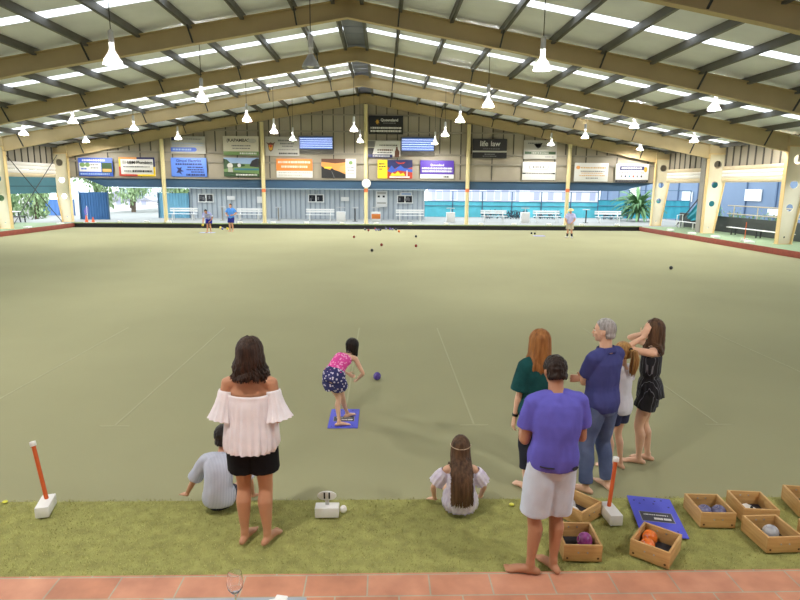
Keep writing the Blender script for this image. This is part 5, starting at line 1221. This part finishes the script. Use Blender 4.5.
# 5 woman in the dark green top
H = 1.61
f = Fig('woman with long auburn hair in dark green top, behind the man in violet blue', H, 'f', SK2, (1.50, 5.46, 0), math.radians(14), .0075,
        an=[(-.07, .02, .045*H), (.07, .0, .045*H)], wr=[(-.215, .05, .76), (.20, .06, .78)], HF=(-.12, 1, -.05), bulk=1.0)
gt = cloth('bottle_green', (22, 64, 66), (30, 82, 82))
f.pants('trousers', cloth('charcoal', (46, 48, 58)), .3, 1.6, .012, .01)
f.shirt('top', gt, -.05, .95, .85, .026, .03, .03, .007, 4, 9, 8)
f.hair_long('hair', Hred, .28, .008, 240, 1.06, 12, -.08, .33, .012, vol=1.16)
q = MB(); w = f.wr[0].lerp(f.el[0], .12); d = (f.wr[0]-f.el[0]).normalized(); q.tube([w-d*.012, w+d*.012], [.031, .031], 18); q.build('wrist_watch', mat('watch_black', (24, 24, 26), .4), f.root, bevel=.003)

# 6 man in the blue t-shirt
H = 1.66
f = Fig('man in violet blue t-shirt and pale grey shorts standing barefoot at the turf edge', H, 'm', SK4, (1.20, 3.985, TZ), math.radians(6), .0075,
        an=[(-.10, .0, .045*H), (.085, .02, .045*H)], fd=[(-1, .42, 0), (-.28, 1, 0)], P=(.035, .02, .528*H), N=(.06, .09, .826*H), M=(.045, .02, .69*H),
        wr=[(-.10, .32, .98), (.22, .32, .98)], eh=[(-.35, -1, -.5), (.35, -1, -.5)], hn=[(1, 0, .2), (-1, 0, .2)], HF=(.0, 1, -.35), hoff=(.008, .06, .14), bulk=.98, shw=.93)
sg = cloth('pale_grey', (200, 210, 224))
f.pants('shorts', sg, .27, 1.0, .013, .026, .006, 5)
f.shirt('t_shirt', cloth('violet_blue', (100, 96, 190)), .08, .97, .66, .014, .014, .018, .009, 6, 10, 6)
f.hair_cap('hair', hair_mat('short_brown', (30, 24, 22), (54, 42, 36)), .05, 0, .006, -.16)
q = MB(); r0 = f.ring(.16, .030, .030, 96)
q.tube([r0[k] for k in range(60, 70)], .005, 6); q.build('pocket_trim', mat('trim_navy', (30, 32, 44), .7), f.root)
q = MB(); rr = f.ring(.13, .030, .030, 96); c = rr[82]; nrm = (rr[83]-rr[81]).normalized(); q.tube([c + nrm*(.026*math.cos(2*PI*i/16)) + V((0, 0, .011*math.sin(2*PI*i/16))) for i in range(17)], .004, 6); q.tube([c-nrm*.03, c+nrm*.03], .004, 6); q.build('pocket_emblem', mat('trim_navy', (30, 32, 44), .7), f.root)

# 7 man with grey hair
H = 1.73
f = Fig('grey haired man in navy polo shirt and jeans standing with folded arms', H, 'm', SK2, (2.13, 5.46, 0), math.radians(30), .0075,
        an=[(-.135, .02, .045*H), (.12, -.03, .045*H)], fd=[(-.35, 1, 0), (.35, 1, 0)], wr=[(.11, .17, 1.17), (-.11, .19, 1.12)], eh=[(-.8, .2, -1), (.8, .2, -1)], hd_=[(.9, .15, .15), (-.9, .15, .15)], hn=[(0, -1, 0), (0, -1, 0)], curl=.3,
        HF=(-.55, 1, -.02), bulk=.98, shw=.9)
jn = cloth('denim', (74, 86, 122), (106, 118, 152), vs=4)
f.pants('jeans', jn, .3, 1.93, .012, .010, .006, 7, 12, 9)
pl = cloth('navy_polo', (70, 74, 132))
f.shirt('polo_shirt', pl, .04, .965, .68, .014, .012, .014, .008, 6, 10, 9, collar=pl)
f.hair_cap('hair', Hgrey, .03, 0, .004, -.16)

# 8 girl with the pony tail
H = 1.36
f = Fig('girl with blond pony tail in white top, mostly hidden behind the grey haired man', H, 'k', SK2, (2.50, 5.92, 0), math.radians(35), .0065,
        an=[(-.06, .03, .045*H), (.06, -.02, .045*H)], wr=[(-.18, .08, .64), (.18, .06, .64)], HF=(.1, 1, -.05), head=.205)
f.pants('shorts', cloth('dark_denim', (52, 56, 84)), .3, .6, .012, .014)
f.shirt('top', cloth('white_top', (222, 222, 232)), .0, .955, .5, .014, .016, .014, .005, 6, 12, 3)
f.hair_cap('hair', Hblond, .045, 0, .003, -.16)
q = MB(); rg = random.Random(4); hd = f.hd; b0 = f.HC + f.HR @ V((0, -.5*hd, .2*hd))
for i in range(46):
    a, k = rg.random()*6.28, rg.random()**.5; o = V((math.cos(a), math.sin(a), 0))*k
    q.tube([b0+o*.012+V((0, 0, 0)), b0+f.HF*-.05+o*.026+V((0, 0, -.01)), b0+f.HF*-.065+o*.04+V((0, 0, -.09)), b0+f.HF*-.055+o*.042+V((0, 0, -.17)), b0+f.HF*-.04+o*.03+V((0, 0, -.25-.03*rg.random()))], [.006, .008, .009, .008, .002], 6)
q.build('pony_tail', Hblond, f.root); q = MB(); q.ell(b0, (.022, .022, .018)); q.build('hair_tie', M_black, f.root)

# 9 girl in the black romper
H = 1.58
f = Fig('girl in a black pinstriped romper holding both hands up to her ears', H, 'f', SK2, (2.88, 6.08, 0), math.radians(62), .0075,
        an=[(-.075, .05, .045*H), (.06, -.03, .045*H)], fd=[(-.05, 1, 0), (.12, 1, 0)], wr=[(-.115, .10, 1.43), (.12, .07, 1.43)], eh=[(-.45, 1, -.6), (.45, 1, -.6)], hd_=[(.12, -.25, .9), (-.12, -.3, .9)], hn=[(1, -.1, 0), (-1, -.1, 0)], curl=.35,
        HF=(-.05, 1, -.02), head=.212)
bk = stripes('cloth_black_pinstripe', (24, 24, 30), (112, 112, 120), 0, .028, .10, .85)
f.pants('romper_shorts', bk, .36, .50, .012, .030, .007, 5, 14, 9)
f.drape('romper_top', bk, [(.84, .008, .012, 0), (.78, .010, .014, .01), (.65, .014, .016, .02), (.5, .022, .022, .03), (.42, .014, .014, .03), (.38, .010, .010, .02), (.3, .016, .016, .03), (.18, .012, .016, .04), (.1, .016, .022, .05), (.04, .05, .05, .06), (-.02, .085, .07, .07)], 110, 18, 8)
q = MB()
for k in (-1, 1): b = f.N+f.ss*(k*.075); q.tube([f.sp(.84)+f.ss*(k*.09)+V((0, .085, 0)), b+V((0, .03, -.005)), b+V((0, -.02, -.004)), f.sp(.84)+f.ss*(k*.085)+V((0, -.092, 0))], [(.018, .006)]*4, 8, side=(1, 0, 0))
q.build('shoulder_strap', bk, f.root)
f.hair_long('hair', Hmid, .25, .012, 220, 1.04, 15, .0, .36, .012, vol=1.1)

# far players
H = 1.72
f = Fig('far player in white and royal blue shirt bending forward beside a yellow bowl', H, 'm', SK4, (-10.95, 38.25, .014), PI, .012,
        P=(0, -.18, .50*H), N=(.02, .22, .70*H), M=(.01, .0, .64*H), an=[(-.1, -.14, .045*H), (.06, .12, .045*H)], wr=[(-.16, .18, .72), (.24, .36, .52)], eh=[(-.8, -.5, .3), (.7, -.4, .3)], HF=(.1, .9, -.4), hoff=(.02, .13, .12), hn=[(1, 0, 0), (-1, 0, 0)])
f.pants('shorts', cloth('royal_shorts', (46, 50, 150)), .3, .8, .02, .03)
f.shirt('shirt', cloth('white_blue', (226, 230, 242), (70, 92, 200), vs=2.6), .1, .955, .7, .02, .01, .02)
f.hair_cap('hair', Hblack, .05, 0, .004, -.2)
q = MB(); q.ell((f.wr[1]+f.hdir[1]*.10), (.075, .075, .075), None, 16, 10); o = link('lawn_bowl', q.mesh(), BOWL['yellow'], None, True, 80); o.matrix_world = Matrix.Translation((-10.95, 38.25, .014)) @ Matrix.Rotation(PI, 4, 'Z'); tag(o, 'yellow bowl held low in the bending far player\'s hand', 'bowl')
H = 1.78
f = Fig('far player in bright blue shirt and navy shorts standing with a hand on the hip', H, 'm', SK3, (-9.75, 39.2, 0), PI-.25, .012,
        an=[(-.09, 0, .045*H), (.09, .05, .045*H)], wr=[(-.2, .16, 1.06), (.20, .10, 1.02)], eh=[(-1, -.6, 0), (1, -.5, 0)], HF=(.1, 1, -.1), hd_=[(.8, .4, -.1), (-.8, .4, -.1)])
f.pants('shorts', cloth('navy_blue', (40, 46, 120)), .3, .85, .02, .03); f.shirt('shirt', cloth('bright_blue', (84, 146, 226)), .04, .955, .7, .022, .012, .02); f.hair_cap('hair', Hbrown, .03, 0, .004, -.16)
H = 1.72
f = Fig('far player in straw hat, lavender shirt and beige shorts standing on the green', H, 'm', SK3, (11.3, 36.1, 0), PI-.55, .012,
        an=[(-.14, .02, .045*H), (.14, -.02, .045*H)], wr=[(-.16, .2, .92), (.16, .22, .92)], eh=[(-1, -.5, 0), (1, -.5, 0)], HF=(.0, 1, -.35), bulk=1.08)
f.pants('shorts', cloth('beige', (176, 168, 148)), .3, .95, .02, .03); f.shirt('shirt', cloth('lavender', (186, 186, 226)), .04, .955, .75, .024, .014, .02)
q = MB(); R = f.HR; q.rings([[f.HC + R @ V((r*math.cos(2*PI*k/24), r*math.sin(2*PI*k/24), z)) for k in range(24)] for r, z in ((.19, .055), (.19, .065), (.105, .075), (.10, .135), (.06, .15), (.005, .15), (.005, .06))], caps=True); q.build('straw_hat', mat('straw', (216, 190, 136), .8, bump=.3, bscale=150), f.root)
for i in (0, 1):
    q = MB(); a = f.an[i]; d = V((f.fd[i].x, f.fd[i].y, 0)).normalized(); q.tube([a-d*.075+V((0, 0, -.035)), a-d*.02+V((0, 0, -.03)), a+d*.1+V((0, 0, -.04)), a+d*.19+V((0, 0, -.05))], [(.045, .042), (.05, .055), (.052, .04), (.045, .028)], 14, side=V((d.y, -d.x, 0)), dome=True); q.build('shoe', M_white, f.root)
    q = MB(); q.tube([a, a.lerp(f.kn[i], .45)], [.052, .066], 14); q.build('sock', cloth('dark_sock', (52, 52, 64)), f.root)
# ================================================================ light and colour
w = bpy.data.worlds.new('world'); sc.world = w; w.use_nodes = True; nt = w.node_tree
bg = nt.nodes['Background']; bg.inputs['Color'].default_value = (.86, .93, 1.0, 1); bg.inputs['Strength'].default_value = SKY
sc.view_settings.view_transform = 'Standard'; sc.view_settings.look = 'None'; sc.view_settings.gamma = 1; sc.view_settings.use_curve_mapping = False
sc.view_settings.exposure = EXPO
sc.cycles.sample_clamp_indirect = 8.0
sc.cycles.caustics_reflective = False
sc.cycles.caustics_refractive = False
